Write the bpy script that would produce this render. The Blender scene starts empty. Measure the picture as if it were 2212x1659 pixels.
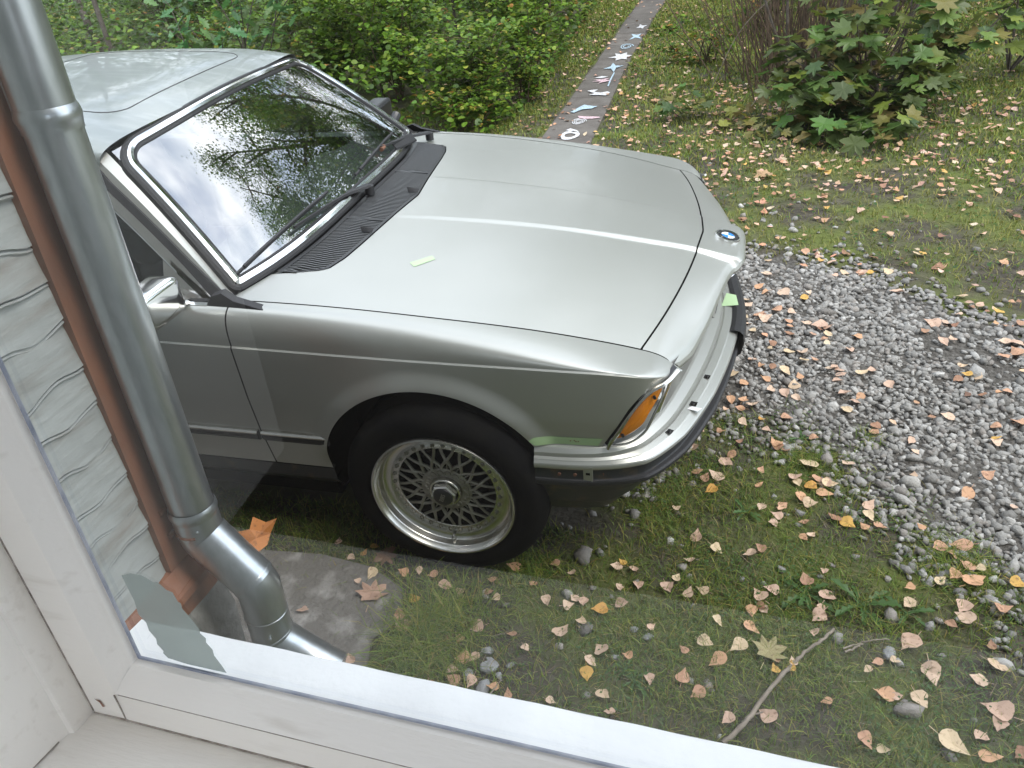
import bpy, bmesh, math, random
import numpy as np
from mathutils import Vector, Matrix
random.seed(7); rng = np.random.default_rng(11)
S = bpy.context.scene
COL = S.collection
R = math.radians

# ------------------------------------------------------------------ camera
CAM = np.array([0.75954, -2.52275, 1.89326]); FPX = 1716.07      # focal length for a 2212 px wide picture
YAW, PITCH, ROLL = R(17.3087), R(-33.8638), R(-5.8254)
def cam_axes():
    cy, sy, cp, sp = math.cos(YAW), math.sin(YAW), math.cos(PITCH), math.sin(PITCH)
    f = np.array([-sy*cp, cy*cp, sp]); r0 = np.array([cy, sy, 0.]); u0 = np.cross(r0, f)
    r = math.cos(ROLL)*r0 + math.sin(ROLL)*u0; u = -math.sin(ROLL)*r0 + math.cos(ROLL)*u0
    return r, u, f
AR, AU, AF = cam_axes()
cd = bpy.data.cameras.new('camera'); cam = bpy.data.objects.new('camera', cd); COL.objects.link(cam)
cd.sensor_width = 36.; cd.lens = 36.*FPX/2212.; cd.clip_end = 400.; cd.clip_start = 0.02
cam.matrix_world = Matrix(((AR[0], AU[0], -AF[0], CAM[0]), (AR[1], AU[1], -AF[1], CAM[1]), (AR[2], AU[2], -AF[2], CAM[2]), (0, 0, 0, 1)))
S.camera = cam
def pt_ground(u, v, z=0.):                      # where a sight line meets the ground
    d = AF + AR*(u-1106)/FPX - AU*(v-829.5)/FPX
    return CAM + d*((z-CAM[2])/d[2])
def to_px(P):
    d = np.atleast_2d(P)-CAM; z = d@AF
    return np.stack([1106+FPX*(d@AR)/z, 829.5-FPX*(d@AU)/z, z], -1)

# ------------------------------------------------------------------ world, sun, exposure
W = bpy.data.worlds.new('World'); S.world = W; W.use_nodes = True
nt = W.node_tree; nt.nodes.clear()
def wn(t, **k):
    n = nt.nodes.new(t)
    for a, b in k.items(): setattr(n, a, b)
    return n
SUN_EL, SUN_AZ = R(58), R(105)     # high veiled sun off the nose of the car
sky = wn('ShaderNodeTexSky', sky_type='NISHITA', sun_disc=False, sun_elevation=SUN_EL, sun_rotation=SUN_AZ)
tc = wn('ShaderNodeTexCoord'); mp = wn('ShaderNodeMapping'); mp.inputs['Scale'].default_value = (1.3, 1.3, 3.2); mp.inputs['Rotation'].default_value = (0, 0, .5)
nz = wn('ShaderNodeTexNoise'); nz.inputs['Scale'].default_value = 2.1; nz.inputs['Detail'].default_value = 7; nz.inputs['Roughness'].default_value = .56
rp = wn('ShaderNodeValToRGB'); rp.color_ramp.elements[0].position = .40; rp.color_ramp.elements[1].position = .60
rp.color_ramp.elements[0].color = (.42, .42, .42, 1); rp.color_ramp.elements[1].color = (1, 1, 1, 1)
nz2 = wn('ShaderNodeTexNoise'); nz2.inputs['Scale'].default_value = 3.7; nz2.inputs['Detail'].default_value = 5
rp2 = wn('ShaderNodeValToRGB'); rp2.color_ramp.elements[0].color = (5.5, 6.05, 6.9, 1); rp2.color_ramp.elements[1].color = (9.6, 9.8, 10.1, 1)
rp2.color_ramp.elements[0].position = .35; rp2.color_ramp.elements[1].position = .65
mx = wn('ShaderNodeMix', data_type='RGBA'); bg = wn('ShaderNodeBackground'); out = wn('ShaderNodeOutputWorld')
L = nt.links.new
L(tc.outputs['Generated'], mp.inputs['Vector']); L(mp.outputs['Vector'], nz.inputs['Vector']); L(mp.outputs['Vector'], nz2.inputs['Vector'])
L(nz.outputs['Fac'], rp.inputs['Fac']); L(nz2.outputs['Fac'], rp2.inputs['Fac'])
L(rp.outputs['Color'], mx.inputs['Factor']); L(sky.outputs['Color'], mx.inputs[6]); L(rp2.outputs['Color'], mx.inputs[7])
L(mx.outputs[2], bg.inputs['Color']); bg.inputs['Strength'].default_value = .14; L(bg.outputs[0], out.inputs['Surface'])
sl = bpy.data.lights.new('sun', 'SUN'); so = bpy.data.objects.new('sun', sl); COL.objects.link(so)
sl.energy = .9; sl.angle = R(25); sl.color = (1, .95, .87)
dsun = Vector((math.cos(SUN_EL)*math.sin(SUN_AZ), math.cos(SUN_EL)*math.cos(SUN_AZ), math.sin(SUN_EL)))
so.rotation_euler = dsun.to_track_quat('Z', 'Y').to_euler(); so.location = dsun*30
S.view_settings.view_transform = 'Standard'; S.view_settings.look = 'None'; S.view_settings.gamma = 1
S.view_settings.use_curve_mapping = False; S.view_settings.exposure = 1.53
S.render.resolution_x = 1024; S.render.resolution_y = 768
S.cycles.max_bounces = 8; S.cycles.transparent_max_bounces = 24; S.cycles.caustics_reflective = False; S.cycles.caustics_refractive = False
S.cycles.sample_clamp_indirect = 6.

# ------------------------------------------------------------------ materials
def mat(name, col, rough=.6, metal=0., noise=0., nscale=8., col2=None, bump=0., bscale=60., coat=0., spec=.5, vary=0., attr=None, detail=6, thr=(.35, .65), trans=0., stretch=None):
    m = bpy.data.materials.new(name); m.use_nodes = True; n = m.node_tree; b = n.nodes['Principled BSDF']
    b.inputs['Roughness'].default_value = rough; b.inputs['Metallic'].default_value = metal
    b.inputs['Coat Weight'].default_value = coat; b.inputs['Coat Roughness'].default_value = .04
    b.inputs['Specular IOR Level'].default_value = spec
    b.inputs['Base Color'].default_value = (*col, 1)
    last = None
    geo = n.nodes.new('ShaderNodeNewGeometry'); vec = geo.outputs['Position']
    if stretch:
        mpn = n.nodes.new('ShaderNodeMapping'); mpn.inputs['Scale'].default_value = stretch; n.links.new(vec, mpn.inputs['Vector']); vec = mpn.outputs['Vector']
    if attr:
        a = n.nodes.new('ShaderNodeAttribute'); a.attribute_name = attr; last = a.outputs['Color']
    if col2 is not None:
        t = n.nodes.new('ShaderNodeTexNoise'); t.inputs['Scale'].default_value = nscale; t.inputs['Detail'].default_value = detail
        n.links.new(vec, t.inputs['Vector'])
        r = n.nodes.new('ShaderNodeValToRGB'); r.color_ramp.elements[0].position = thr[0]; r.color_ramp.elements[1].position = thr[1]
        n.links.new(t.outputs['Fac'], r.inputs['Fac'])
        x = n.nodes.new('ShaderNodeMix'); x.data_type = 'RGBA'; n.links.new(r.outputs['Color'], x.inputs['Factor'])
        if last: n.links.new(last, x.inputs[6])
        else: x.inputs[6].default_value = (*col, 1)
        x.inputs[7].default_value = (*col2, 1); last = x.outputs[2]
    if vary:
        oi = n.nodes.new('ShaderNodeObjectInfo'); h = n.nodes.new('ShaderNodeHueSaturation')
        mr = n.nodes.new('ShaderNodeMapRange'); mr.inputs[3].default_value = 1-vary; mr.inputs[4].default_value = 1+vary
        n.links.new(oi.outputs['Random'], mr.inputs[0]); n.links.new(mr.outputs[0], h.inputs['Value'])
        if last: n.links.new(last, h.inputs['Color'])
        else: h.inputs['Color'].default_value = (*col, 1)
        last = h.outputs['Color']
    if last: n.links.new(last, b.inputs['Base Color'])
    if bump:
        t = n.nodes.new('ShaderNodeTexNoise'); t.inputs['Scale'].default_value = bscale; t.inputs['Detail'].default_value = 5
        n.links.new(vec, t.inputs['Vector'])
        bp = n.nodes.new('ShaderNodeBump'); bp.inputs['Strength'].default_value = min(1, bump); bp.inputs['Distance'].default_value = .01*max(1, bump)
        n.links.new(t.outputs['Fac'], bp.inputs['Height']); n.links.new(bp.outputs[0], b.inputs['Normal'])
    if trans:
        tr = n.nodes.new('ShaderNodeBsdfTranslucent'); ms = n.nodes.new('ShaderNodeMixShader'); ms.inputs[0].default_value = trans
        if last: n.links.new(last, tr.inputs['Color'])
        else: tr.inputs['Color'].default_value = (*col, 1)
        o = n.nodes['Material Output']; n.links.new(b.outputs[0], ms.inputs[1]); n.links.new(tr.outputs[0], ms.inputs[2]); n.links.new(ms.outputs[0], o.inputs['Surface'])
    return m
def glassmat(name, tint, f0=.08, rough=.0, dust=0., dustcol=(.5, .5, .48)):
    m = bpy.data.materials.new(name); m.use_nodes = True; n = m.node_tree; n.nodes.clear()
    o = n.nodes.new('ShaderNodeOutputMaterial'); tr = n.nodes.new('ShaderNodeBsdfTransparent'); tr.inputs[0].default_value = (*tint, 1)
    gl = n.nodes.new('ShaderNodeBsdfGlossy'); gl.inputs['Roughness'].default_value = rough
    ge = n.nodes.new('ShaderNodeNewGeometry'); dt = n.nodes.new('ShaderNodeVectorMath'); dt.operation = 'DOT_PRODUCT'; n.links.new(ge.outputs['Normal'], dt.inputs[0]); n.links.new(ge.outputs['Incoming'], dt.inputs[1])
    def mth(op, a, b=None):
        q = n.nodes.new('ShaderNodeMath'); q.operation = op; q.use_clamp = False
        for i_, v_ in enumerate((a, b)):
            if v_ is None: continue
            if isinstance(v_, (int, float)): q.inputs[i_].default_value = v_
            else: n.links.new(v_, q.inputs[i_])
        return q.outputs[0]
    sch = mth('ADD', mth('MULTIPLY', mth('POWER', mth('SUBTRACT', 1.0, mth('ABSOLUTE', dt.outputs['Value'])), 5.0), 1-f0), f0)     # Schlick, same from both sides
    ms = n.nodes.new('ShaderNodeMixShader'); n.links.new(sch, ms.inputs[0])
    n.links.new(tr.outputs[0], ms.inputs[1]); n.links.new(gl.outputs[0], ms.inputs[2]); last = ms
    if dust:
        df = n.nodes.new('ShaderNodeBsdfDiffuse'); df.inputs[0].default_value = (*dustcol, 1)
        t = n.nodes.new('ShaderNodeTexNoise'); t.inputs['Scale'].default_value = 3.; t.inputs['Detail'].default_value = 5
        g = n.nodes.new('ShaderNodeNewGeometry'); n.links.new(g.outputs['Position'], t.inputs['Vector'])
        m2 = n.nodes.new('ShaderNodeMath'); m2.operation = 'MULTIPLY'; m2.inputs[1].default_value = dust*2; n.links.new(t.outputs['Fac'], m2.inputs[0])
        mm = n.nodes.new('ShaderNodeMixShader'); n.links.new(m2.outputs[0], mm.inputs[0]); n.links.new(last.outputs[0], mm.inputs[1]); n.links.new(df.outputs[0], mm.inputs[2]); last = mm
    n.links.new(last.outputs[0], o.inputs['Surface'])
    return m
MT = {}
MT['paint'] = mat('silver_green_paint', (.455, .46, .43), rough=.38, metal=.72, col2=(.43, .435, .405), nscale=2.2, coat=.14)
MT['paint_roof'] = mat('worn_roof_reflection_paint', (.29, .315, .30), rough=.42, metal=.72, col2=(.37, .395, .385), nscale=14, coat=.5, thr=(.5, .8), stretch=(.6, 2.5, 1))  # base darkened to paint in dull tree reflections; paler streaks are wear
MT['black'] = mat('black_rubber', (.018, .018, .020), rough=.55, bump=.1, bscale=200)
MT['black_shiny'] = mat('black_plastic', (.016, .016, .018), rough=.35)
MT['slat'] = mat('grey_plastic_slats', (.12, .125, .13), rough=.4)
MT['dark'] = mat('dark_underside', (.006, .006, .006), rough=.95, spec=.1)
MT['tyre'] = mat('tyre_rubber', (.0045, .0045, .005), rough=.8, col2=(.008, .0078, .007), nscale=18, bump=.08, spec=.06)
MT['chrome'] = mat('chrome', (.80, .80, .79), rough=.09, metal=1.)
MT['chrome_brown'] = mat('aged_chrome', (.62, .59, .55), rough=.16, metal=1., bump=.05, bscale=30)
MT['alloy'] = mat('polished_alloy', (.62, .61, .58), rough=.26, metal=.95, col2=(.40, .39, .30), nscale=11, thr=(.5, .8))
MT['alloy_dirty'] = mat('dirty_wheel_centre', (.42, .40, .36), rough=.45, metal=.6, col2=(.24, .23, .19), nscale=26)
MT['bumper_dark'] = mat('bare_bumper_face', (.035, .037, .04), rough=.4, metal=.3, col2=(.12, .085, .05), nscale=22, thr=(.55, .8))
MT['amber'] = mat('amber_lens', (.62, .20, .01), rough=.18, spec=.6, coat=.6, bump=.12, bscale=260, stretch=(.2, .2, 3))
MT['tape'] = mat('pale_green_tape', (.44, .62, .36), rough=.6)
MT['tape2'] = mat('green_primer_patch', (.36, .50, .27), rough=.55, col2=(.31, .45, .24), nscale=9)
MT['interior'] = mat('dark_interior', (.03, .032, .034), rough=.7, bump=.1)
MT['interior_grey'] = mat('grey_dashboard', (.14, .15, .15), rough=.6, bump=.15, bscale=300)
MT['seat'] = mat('seat_cloth', (.05, .05, .05), rough=.9)
MT['badge_blue'] = mat('badge_blue', (.03, .22, .62), rough=.2, coat=.6)
MT['badge_white'] = mat('badge_white', (.85, .85, .86), rough=.25, coat=.6)
MT['glass'] = glassmat('car_glass', (.62, .68, .65), f0=.42)
MT['sideglass'] = glassmat('side_glass', (.55, .6, .58), f0=.10)
MT['pane'] = glassmat('window_pane', (.97, .98, .97), f0=.07, dust=.005, dustcol=(.75, .76, .74))
MT['film'] = glassmat('torn_film', (.25, .27, .26), f0=.05, rough=.3, dust=.55, dustcol=(.50, .56, .52))
MT['lens'] = glassmat('headlight_glass', (.8, .8, .8), f0=.15)
MT['white_paint'] = mat('white_window_paint', (.87, .825, .755), rough=.45, col2=(.66, .60, .52), nscale=8, thr=(.60, .92), bump=.12, bscale=40, stretch=(1, 6, 6))
MT['white_sill'] = mat('white_exterior_paint', (.90, .90, .885), rough=.5, col2=(.82, .82, .81), nscale=6, bump=.15, bscale=50)
MT['gasket'] = mat('grey_glazing_seal', (.25, .27, .33), rough=.5, col2=(.45, .46, .5), nscale=30)
MT['grime'] = mat('grime_line', (.20, .165, .13), rough=.8, col2=(.45, .40, .35), nscale=60)
MT['board'] = mat('grey_green_cladding_paint', (.37, .385, .365), rough=.6, col2=(.25, .225, .19), nscale=13, thr=(.50, .80), bump=.35, bscale=22, vary=.05, stretch=(1, .35, 2.2))
MT['brown'] = mat('brown_red_trim_paint', (.29, .125, .068), rough=.55, col2=(.20, .095, .058), nscale=14, bump=.3, bscale=40, stretch=(1, 1, .3))
MT['zinc'] = mat('galvanised_steel', (.47, .50, .52), rough=.30, metal=.92, col2=(.42, .45, .465), nscale=55, thr=(.4, .6), stretch=(1, 1, .25))
MT['rust'] = mat('rusty_iron', (.14, .06, .035), rough=.8, col2=(.22, .11, .07), nscale=60)
MT['concrete'] = mat('rough_concrete', (.20, .195, .175), rough=.9, col2=(.36, .35, .32), nscale=9, thr=(.5, .75), bump=1.2, bscale=30, detail=9)
MT['apron'] = mat('weathered_concrete_apron', (.14, .13, .115), rough=.95, col2=(.30, .29, .27), nscale=14, thr=(.5, .72), bump=1.4, bscale=45, detail=10)
MT['slab'] = mat('path_slab_concrete', (.13, .118, .106), rough=.9, col2=(.095, .084, .075), nscale=7, vary=.10, bump=.5, bscale=50)
MT['chalk_white'] = mat('white_chalk', (.56, .56, .57), rough=1, col2=(.18, .17, .165), nscale=60, thr=(.5, .72))
MT['chalk_blue'] = mat('blue_chalk', (.38, .50, .58), rough=1, col2=(.17, .19, .20), nscale=60, thr=(.48, .7))
MT['chalk_pink'] = mat('pink_chalk', (.56, .40, .43), rough=1, col2=(.2, .165, .165), nscale=60, thr=(.48, .7))
MT['stone'] = mat('crushed_stone', (.3, .3, .3), rough=.88, attr='Col', col2=(.16, .155, .145), nscale=70, thr=(.5, .9), bump=.5, bscale=120)
MT['grass'] = mat('grass_blades', (.08, .12, .02), rough=.55, attr='Col', trans=.3)
MT['leaf'] = mat('green_leaves', (.05, .12, .02), rough=.42, attr='Col', trans=.32, spec=.35)
MT['dry'] = mat('dry_leaves', (.3, .15, .07), rough=.7, attr='Col', col2=(.13, .055, .025), nscale=90, thr=(.56, .8), trans=.12)
MT['bark'] = mat('bark', (.055, .042, .032), rough=.9, col2=(.10, .085, .07), nscale=25, bump=.6, bscale=40)
MT['twig'] = mat('brown_stems', (.13, .085, .055), rough=.85, col2=(.05, .035, .02), nscale=20)
MT['pale_twig'] = mat('dead_pale_wood', (.26, .22, .175), rough=.85, col2=(.17, .14, .11), nscale=30)
MT['room'] = mat('room_plaster', (.36, .33, .29), rough=.9)
MT['floor'] = mat('room_floor', (.10, .075, .05), rough=.6)
# ground: dark soil broken by moss, litter and dust
def ground_mat():
    m = mat('soil', (.040, .034, .024), rough=.95, col2=(.085, .074, .052), nscale=11, thr=(.38, .7), bump=1.5, bscale=38, detail=10)
    n = m.node_tree; b = n.nodes['Principled BSDF']; src = b.inputs['Base Color'].links[0].from_socket
    t = n.nodes.new('ShaderNodeTexNoise'); t.inputs['Scale'].default_value = 2.6; t.inputs['Detail'].default_value = 8
    g = n.nodes.new('ShaderNodeNewGeometry'); n.links.new(g.outputs['Position'], t.inputs['Vector'])
    r = n.nodes.new('ShaderNodeValToRGB'); r.color_ramp.elements[0].position = .42; r.color_ramp.elements[1].position = .62
    n.links.new(t.outputs['Fac'], r.inputs['Fac'])
    x = n.nodes.new('ShaderNodeMix'); x.data_type = 'RGBA'; x.inputs[7].default_value = (.085, .105, .018, 1)
    n.links.new(r.outputs['Color'], x.inputs['Factor']); n.links.new(src, x.inputs[6]); n.links.new(x.outputs[2], b.inputs['Base Color'])
    return m
MT['ground'] = ground_mat()
MT['grit'] = mat('stone_grit', (.145, .135, .12), rough=.95, col2=(.055, .048, .04), nscale=55, thr=(.35, .65), bump=2.0, bscale=110, detail=10)

# ------------------------------------------------------------------ helpers
def tag(o, label=None, cat=None, group=None, kind=None):
    if label: o['label'] = label
    if cat: o['category'] = cat
    if group: o['group'] = group
    if kind: o['kind'] = kind
    return o
def empty(name, loc, label=None, cat=None, group=None):
    o = bpy.data.objects.new(name, None); COL.objects.link(o); o.location = loc; o.empty_display_size = .1
    return tag(o, label, cat, group)
def wloc(o):
    v = Vector(o.location)
    while o.parent: o = o.parent; v = v + Vector(o.location)
    return v
def smooth(me, ang=35):
    me.polygons.foreach_set('use_smooth', [True]*len(me.polygons))
    if ang is not None: me.set_sharp_from_angle(angle=R(ang))
def mk(name, V, F, m, parent=None, sm=35, label=None, cat=None, group=None, kind=None, origin=None):
    """one mesh object from world-space vertices"""
    me = bpy.data.meshes.new(name); V = np.asarray(V, float)
    base = wloc(parent) if parent else Vector((0, 0, 0))
    if origin is None: o_ = Vector((0, 0, 0)) if not parent else base
    else: o_ = Vector(origin)
    me.from_pydata((V-np.array(o_)).tolist(), [], [list(map(int, f)) for f in F])
    if isinstance(m, (list, tuple)):
        for q in m: me.materials.append(q)
    else: me.materials.append(m)
    if sm is not None: smooth(me, sm)
    o = bpy.data.objects.new(name, me); COL.objects.link(o)
    if parent: o.parent = parent; o.location = o_-base
    else: o.location = o_
    return tag(o, label, cat, group, kind)
def big(name, V, F, m, cols=None, parent=None, label=None, cat=None, kind=None, sm=False, group=None):
    """large mesh from equal-sized faces (numpy), optional per-vertex colour"""
    V = np.ascontiguousarray(V, np.float32); F = np.ascontiguousarray(F, np.int32); k = F.shape[1]
    me = bpy.data.meshes.new(name); me.vertices.add(len(V)); me.vertices.foreach_set('co', V.ravel())
    me.loops.add(F.size); me.loops.foreach_set('vertex_index', F.ravel()); me.polygons.add(len(F))
    me.polygons.foreach_set('loop_start', np.arange(0, F.size, k, dtype=np.int32))
    me.update(calc_edges=True); me.validate()
    if cols is not None:
        a = me.color_attributes.new('Col', 'FLOAT_COLOR', 'POINT'); c = np.ones((len(V), 4), np.float32); c[:, :3] = cols; a.data.foreach_set('color', c.ravel())
    if sm: me.polygons.foreach_set('use_smooth', np.ones(len(F), bool))
    me.materials.append(m); o = bpy.data.objects.new(name, me); COL.objects.link(o)
    if parent: o.parent = parent
    return tag(o, label, cat, group, kind)
class G:
    """collects shapes into one vertex/face list"""
    def __init__(s): s.V = []; s.F = []
    def add(s, V, F):
        b = len(s.V); s.V += [tuple(v) for v in np.asarray(V, float)]; s.F += [[i+b for i in f] for f in F]; return s
    def box(s, a, b, T=None):
        x0, y0, z0 = a; x1, y1, z1 = b
        V = np.array([(x0, y0, z0), (x1, y0, z0), (x1, y1, z0), (x0, y1, z0), (x0, y0, z1), (x1, y0, z1), (x1, y1, z1), (x0, y1, z1)], float)
        if T: V = np.array([T(v) for v in V])
        return s.add(V, [(0, 3, 2, 1), (4, 5, 6, 7), (0, 1, 5, 4), (1, 2, 6, 5), (2, 3, 7, 6), (3, 0, 4, 7)])
    def tube(s, P, r, n=8, cap=True):
        P = np.asarray(P, float); k = len(P); r = np.broadcast_to(np.asarray(r, float), (k,))
        T = np.gradient(P, axis=0); T /= np.linalg.norm(T, axis=1)[:, None]+1e-12
        up = np.array([0, 0, 1.]) if abs(T[0][2]) < .9 else np.array([1., 0, 0])
        V = []
        a = np.cross(up, T[0]); a /= np.linalg.norm(a)
        for i in range(k):
            a = a-T[i]*(a@T[i]); a /= np.linalg.norm(a); b = np.cross(T[i], a)
            for j in range(n):
                t = 2*math.pi*j/n; V.append(P[i]+r[i]*(math.cos(t)*a+math.sin(t)*b))
        F = [(i*n+j, i*n+(j+1) % n, (i+1)*n+(j+1) % n, (i+1)*n+j) for i in range(k-1) for j in range(n)]
        if cap: F += [tuple(range(n))[::-1], tuple((k-1)*n+j for j in range(n))]
        return s.add(V, F)
    def lathe(s, prof, c, n=64, a0=0.):
        """revolve (radius, offset) about the Y axis through c"""
        V = []; k = len(prof)
        for i in range(n):
            t = 2*math.pi*i/n+a0
            for r, y in prof: V.append((c[0]+r*math.cos(t), c[1]+y, c[2]+r*math.sin(t)))
        F = [(i*k+j, ((i+1) % n)*k+j, ((i+1) % n)*k+j+1, i*k+j+1) for i in range(n) for j in range(k-1)]
        return s.add(V, F)
    def mk(s, name, m, parent=None, **k): return mk(name, s.V, s.F, m, parent, **k)
def strip(A, B):
    """quads between two polylines"""
    n = len(A); V = list(A)+list(B); return V, [(i, i+1, n+i+1, n+i) for i in range(n-1)]
def grid(fn, us, vs):
    V = [fn(u, v) for u in us for v in vs]; n = len(vs)
    return V, [(i*n+j, (i+1)*n+j, (i+1)*n+j+1, i*n+j+1) for i in range(len(us)-1) for j in range(n-1)]
def clip(V, F, fn):
    """cut a mesh along fn(V)=0, keep fn>=0"""
    V = [tuple(v) for v in V]; f = fn(np.array(V)); cache = {}; out = []
    def cut(a, b):
        k = (min(a, b), max(a, b))
        if k not in cache:
            t = f[a]/(f[a]-f[b]); V.append(tuple(V[a][i]+t*(V[b][i]-V[a][i]) for i in range(3))); cache[k] = len(V)-1
        return cache[k]
    for q in F:
        s = [f[i] >= 0 for i in q]
        if all(s): out.append(list(q)); continue
        if not any(s): continue
        r = []
        for i in range(len(q)):
            a, b = q[i], q[(i+1) % len(q)]
            if f[a] >= 0: r.append(a)
            if (f[a] >= 0) != (f[b] >= 0): r.append(cut(a, b))
        if len(r) >= 3: out.append(r)
    used = sorted({i for q in out for i in q}); mp_ = {u: i for i, u in enumerate(used)}
    return [V[u] for u in used], [[mp_[i] for i in q] for q in out]
def ip(x, xs, ys): return np.interp(x, xs, ys)
def sms(x, a, b):
    t = np.clip((np.asarray(x, float)-a)/(b-a), 0, 1); return t*t*(3-2*t)
def crv(P, n):
    """smooth Catmull-Rom polyline through P"""
    P = np.asarray(P, float); Q = np.vstack([2*P[0]-P[1], P, 2*P[-1]-P[-2]]); out = []
    for i in range(1, len(Q)-2):
        for t in np.linspace(0, 1, n, endpoint=False):
            a, b, c, d = Q[i-1:i+3]; out.append(.5*((2*b)+(c-a)*t+(2*a-5*b+4*c-d)*t*t+(3*b-a-3*c+d)*t**3))
    out.append(P[-1]); return np.array(out)
# ================================================================== THE CAR (front axle at x=0, nose towards +x, near side y<0)
def spl(xs, ys):
    """natural cubic spline as a dense lookup"""
    xs = np.array(xs, float); ys = np.array(ys, float); n = len(xs); h = np.diff(xs); A = np.eye(n); b = np.zeros(n)
    for i in range(1, n-1):
        A[i, i-1] = h[i-1]; A[i, i] = 2*(h[i-1]+h[i]); A[i, i+1] = h[i]; b[i] = 3*((ys[i+1]-ys[i])/h[i]-(ys[i]-ys[i-1])/h[i-1])
    c = np.linalg.solve(A, b); X = np.linspace(xs[0], xs[-1], 600); i = np.clip(np.searchsorted(xs, X)-1, 0, n-2); d = X-xs[i]
    bb = (ys[i+1]-ys[i])/h[i]-h[i]*(2*c[i]+c[i+1])/3; dd = (c[i+1]-c[i])/(3*h[i]); Y = ys[i]+bb*d+c[i]*d*d+dd*d**3
    return lambda x: np.interp(x, X, Y)
f_ys = spl([-4, -2.2, -1.2, -.62, -.27, .03, .26, .42, .564, .617, .653, .69], [.74, .775, .785, .779, .768, .752, .730, .712, .698, .697, .695, .69])
f_zs = spl([-4, -3, -2.2, -1.2, -.6, -.27, .03, .26, .42, .564, .617, .653, .69, .76, .84], [.86, .885, .89, .888, .891, .877, .848, .816, .785, .752, .735, .710, .678, .625, .57])
f_zc = spl([-.7, -.3, 0, .3, .56, .69, .76, .84], [.922, .906, .886, .852, .808, .782, .760, .735])
f_W = spl([-3.95, -3.3, -2.6, -1.5, -.6, 0, .3, .5, .56, .60, .625, .642, .655, .668], [.79, .835, .853, .860, .857, .855, .850, .838, .825, .803, .778, .752, .722, .699])
f_cz = spl([-3.95, -2.5, -.84, -.58, -.25, 0, .4, .52, .60, .64, .668], [.80, .79, .781, .778, .772, .768, .762, .754, .732, .708, .688])
f_xf = spl([0, .13, .26, .42, .57, .70], [.688, .676, .660, .632, .598, .561])
f_xl = lambda y: ip(np.abs(y), [0, .09, .115, .135, .155, .2, .3, .45, .6, .67, .70], [.823, .822, .818, .806, .790, .776, .756, .727, .690, .660, .640])
def lowx(y): return -.501-.102*(np.abs(y)/.746)**3.5
f_xr = lambda y: ip(np.abs(y), [0, .2, .4, .5, .575, .600, .612, .622, .80], [-.298, -.323, -.345, -.360, -.385, -.44, -.50, -.545, -.615])
def f_T(x, y):
    a = np.abs(y); ys = f_ys(x); zs = f_zs(x); yc = ip(x, [-.35, .67, .82], [.190, .136, .132])
    h = ip(x, [-.36, -.2, .3, .68, .80], [0, .0035, .0065, .0095, .016])
    return zs+(f_zc(x)-zs)*(1-(a/ys)**2)+h*(1-sms(a, yc-.009, yc+.010))
AX, AZ, ARAD = -.022, .316, .366
def f_inset(z): return ip(z, [.15, .25, .33, .47, .6, .75, .8], [.09, .055, .038, .014, .003, 0, 0])
def flare(x, z):
    out = 0
    for ax in (AX, -2.63):
        r = np.hypot(x-ax, z-AZ); out = out+.017*(1-sms(r, ARAD-.004, ARAD+.062))*sms(z, .33, .45)
    return out
def side_pt(x, t, sg):
    """t<0 shoulder angle, t>0 down the flank"""
    Wc, cz, ys, zs = f_W(x), f_cz(x), f_ys(x), f_zs(x)
    if t <= 0:
        th = (1+t)*math.pi/2; p = 2.9; zu = cz+.004*(1-sms(x, .52, .62))
        return (x, sg*(ys+.002+(max(Wc-.0045*(1-sms(x, .52, .62)), ys+.004)-ys-.002)*math.sin(th)**(2/p)), zu+(max(zs, zu+.001)-zu)*max(0, math.cos(th))**(2/p))
    z = cz-(cz-.28)*(t**1.0)
    return (x, sg*(Wc-f_inset(z)+flare(x, z)), z)
TS = list(np.linspace(-1, 0, 20))+[.0001]+list(np.linspace(.008, 1, 58))
zl_x = [.19, .2, .470, .483, .490, .515, .544, .572, .597, .629, .653, .68]; zl_z = [-1, .50, .515, .536, .549, .592, .646, .683, .6985, .7025, .699, .69]
xe_z = [.5, .536, .549, .592, .646, .683, .703, .712, .722, .728]
xe_x = [.470, .483, .490, .515, .544, .572, .597, .629, .654, .90]
def side_panel(name, x0, x1, sg, parent, mt, label=None, extra=None, n=None):
    n = n or max(24, int((x1-x0)/.014))
    V, F = grid(lambda x, t: side_pt(x, t, sg), np.linspace(x0, x1, n), TS)
    V, F = clip(V, F, lambda P: np.minimum(np.hypot(P[:, 0]-AX, P[:, 2]-AZ)-ARAD, np.hypot(P[:, 0]+2.63, P[:, 2]-AZ)-ARAD))
    V, F = clip(V, F, lambda P: P[:, 2]-np.where(P[:, 0] > 0, .515, .325))
    if x1 > .3: V, F = clip(V, F, lambda P: P[:, 2]-ip(P[:, 0], zl_x, zl_z))
    if extra: V, F = clip(V, F, extra)
    if sg < 0: F = [f[::-1] for f in F]
    return mk(name, V, F, mt, parent, sm=28, label=label)
car = empty('parked_car', (0, 0, 0), 'silver green two-door car parked beside the house with its front bumper cover removed', 'car')
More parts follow.
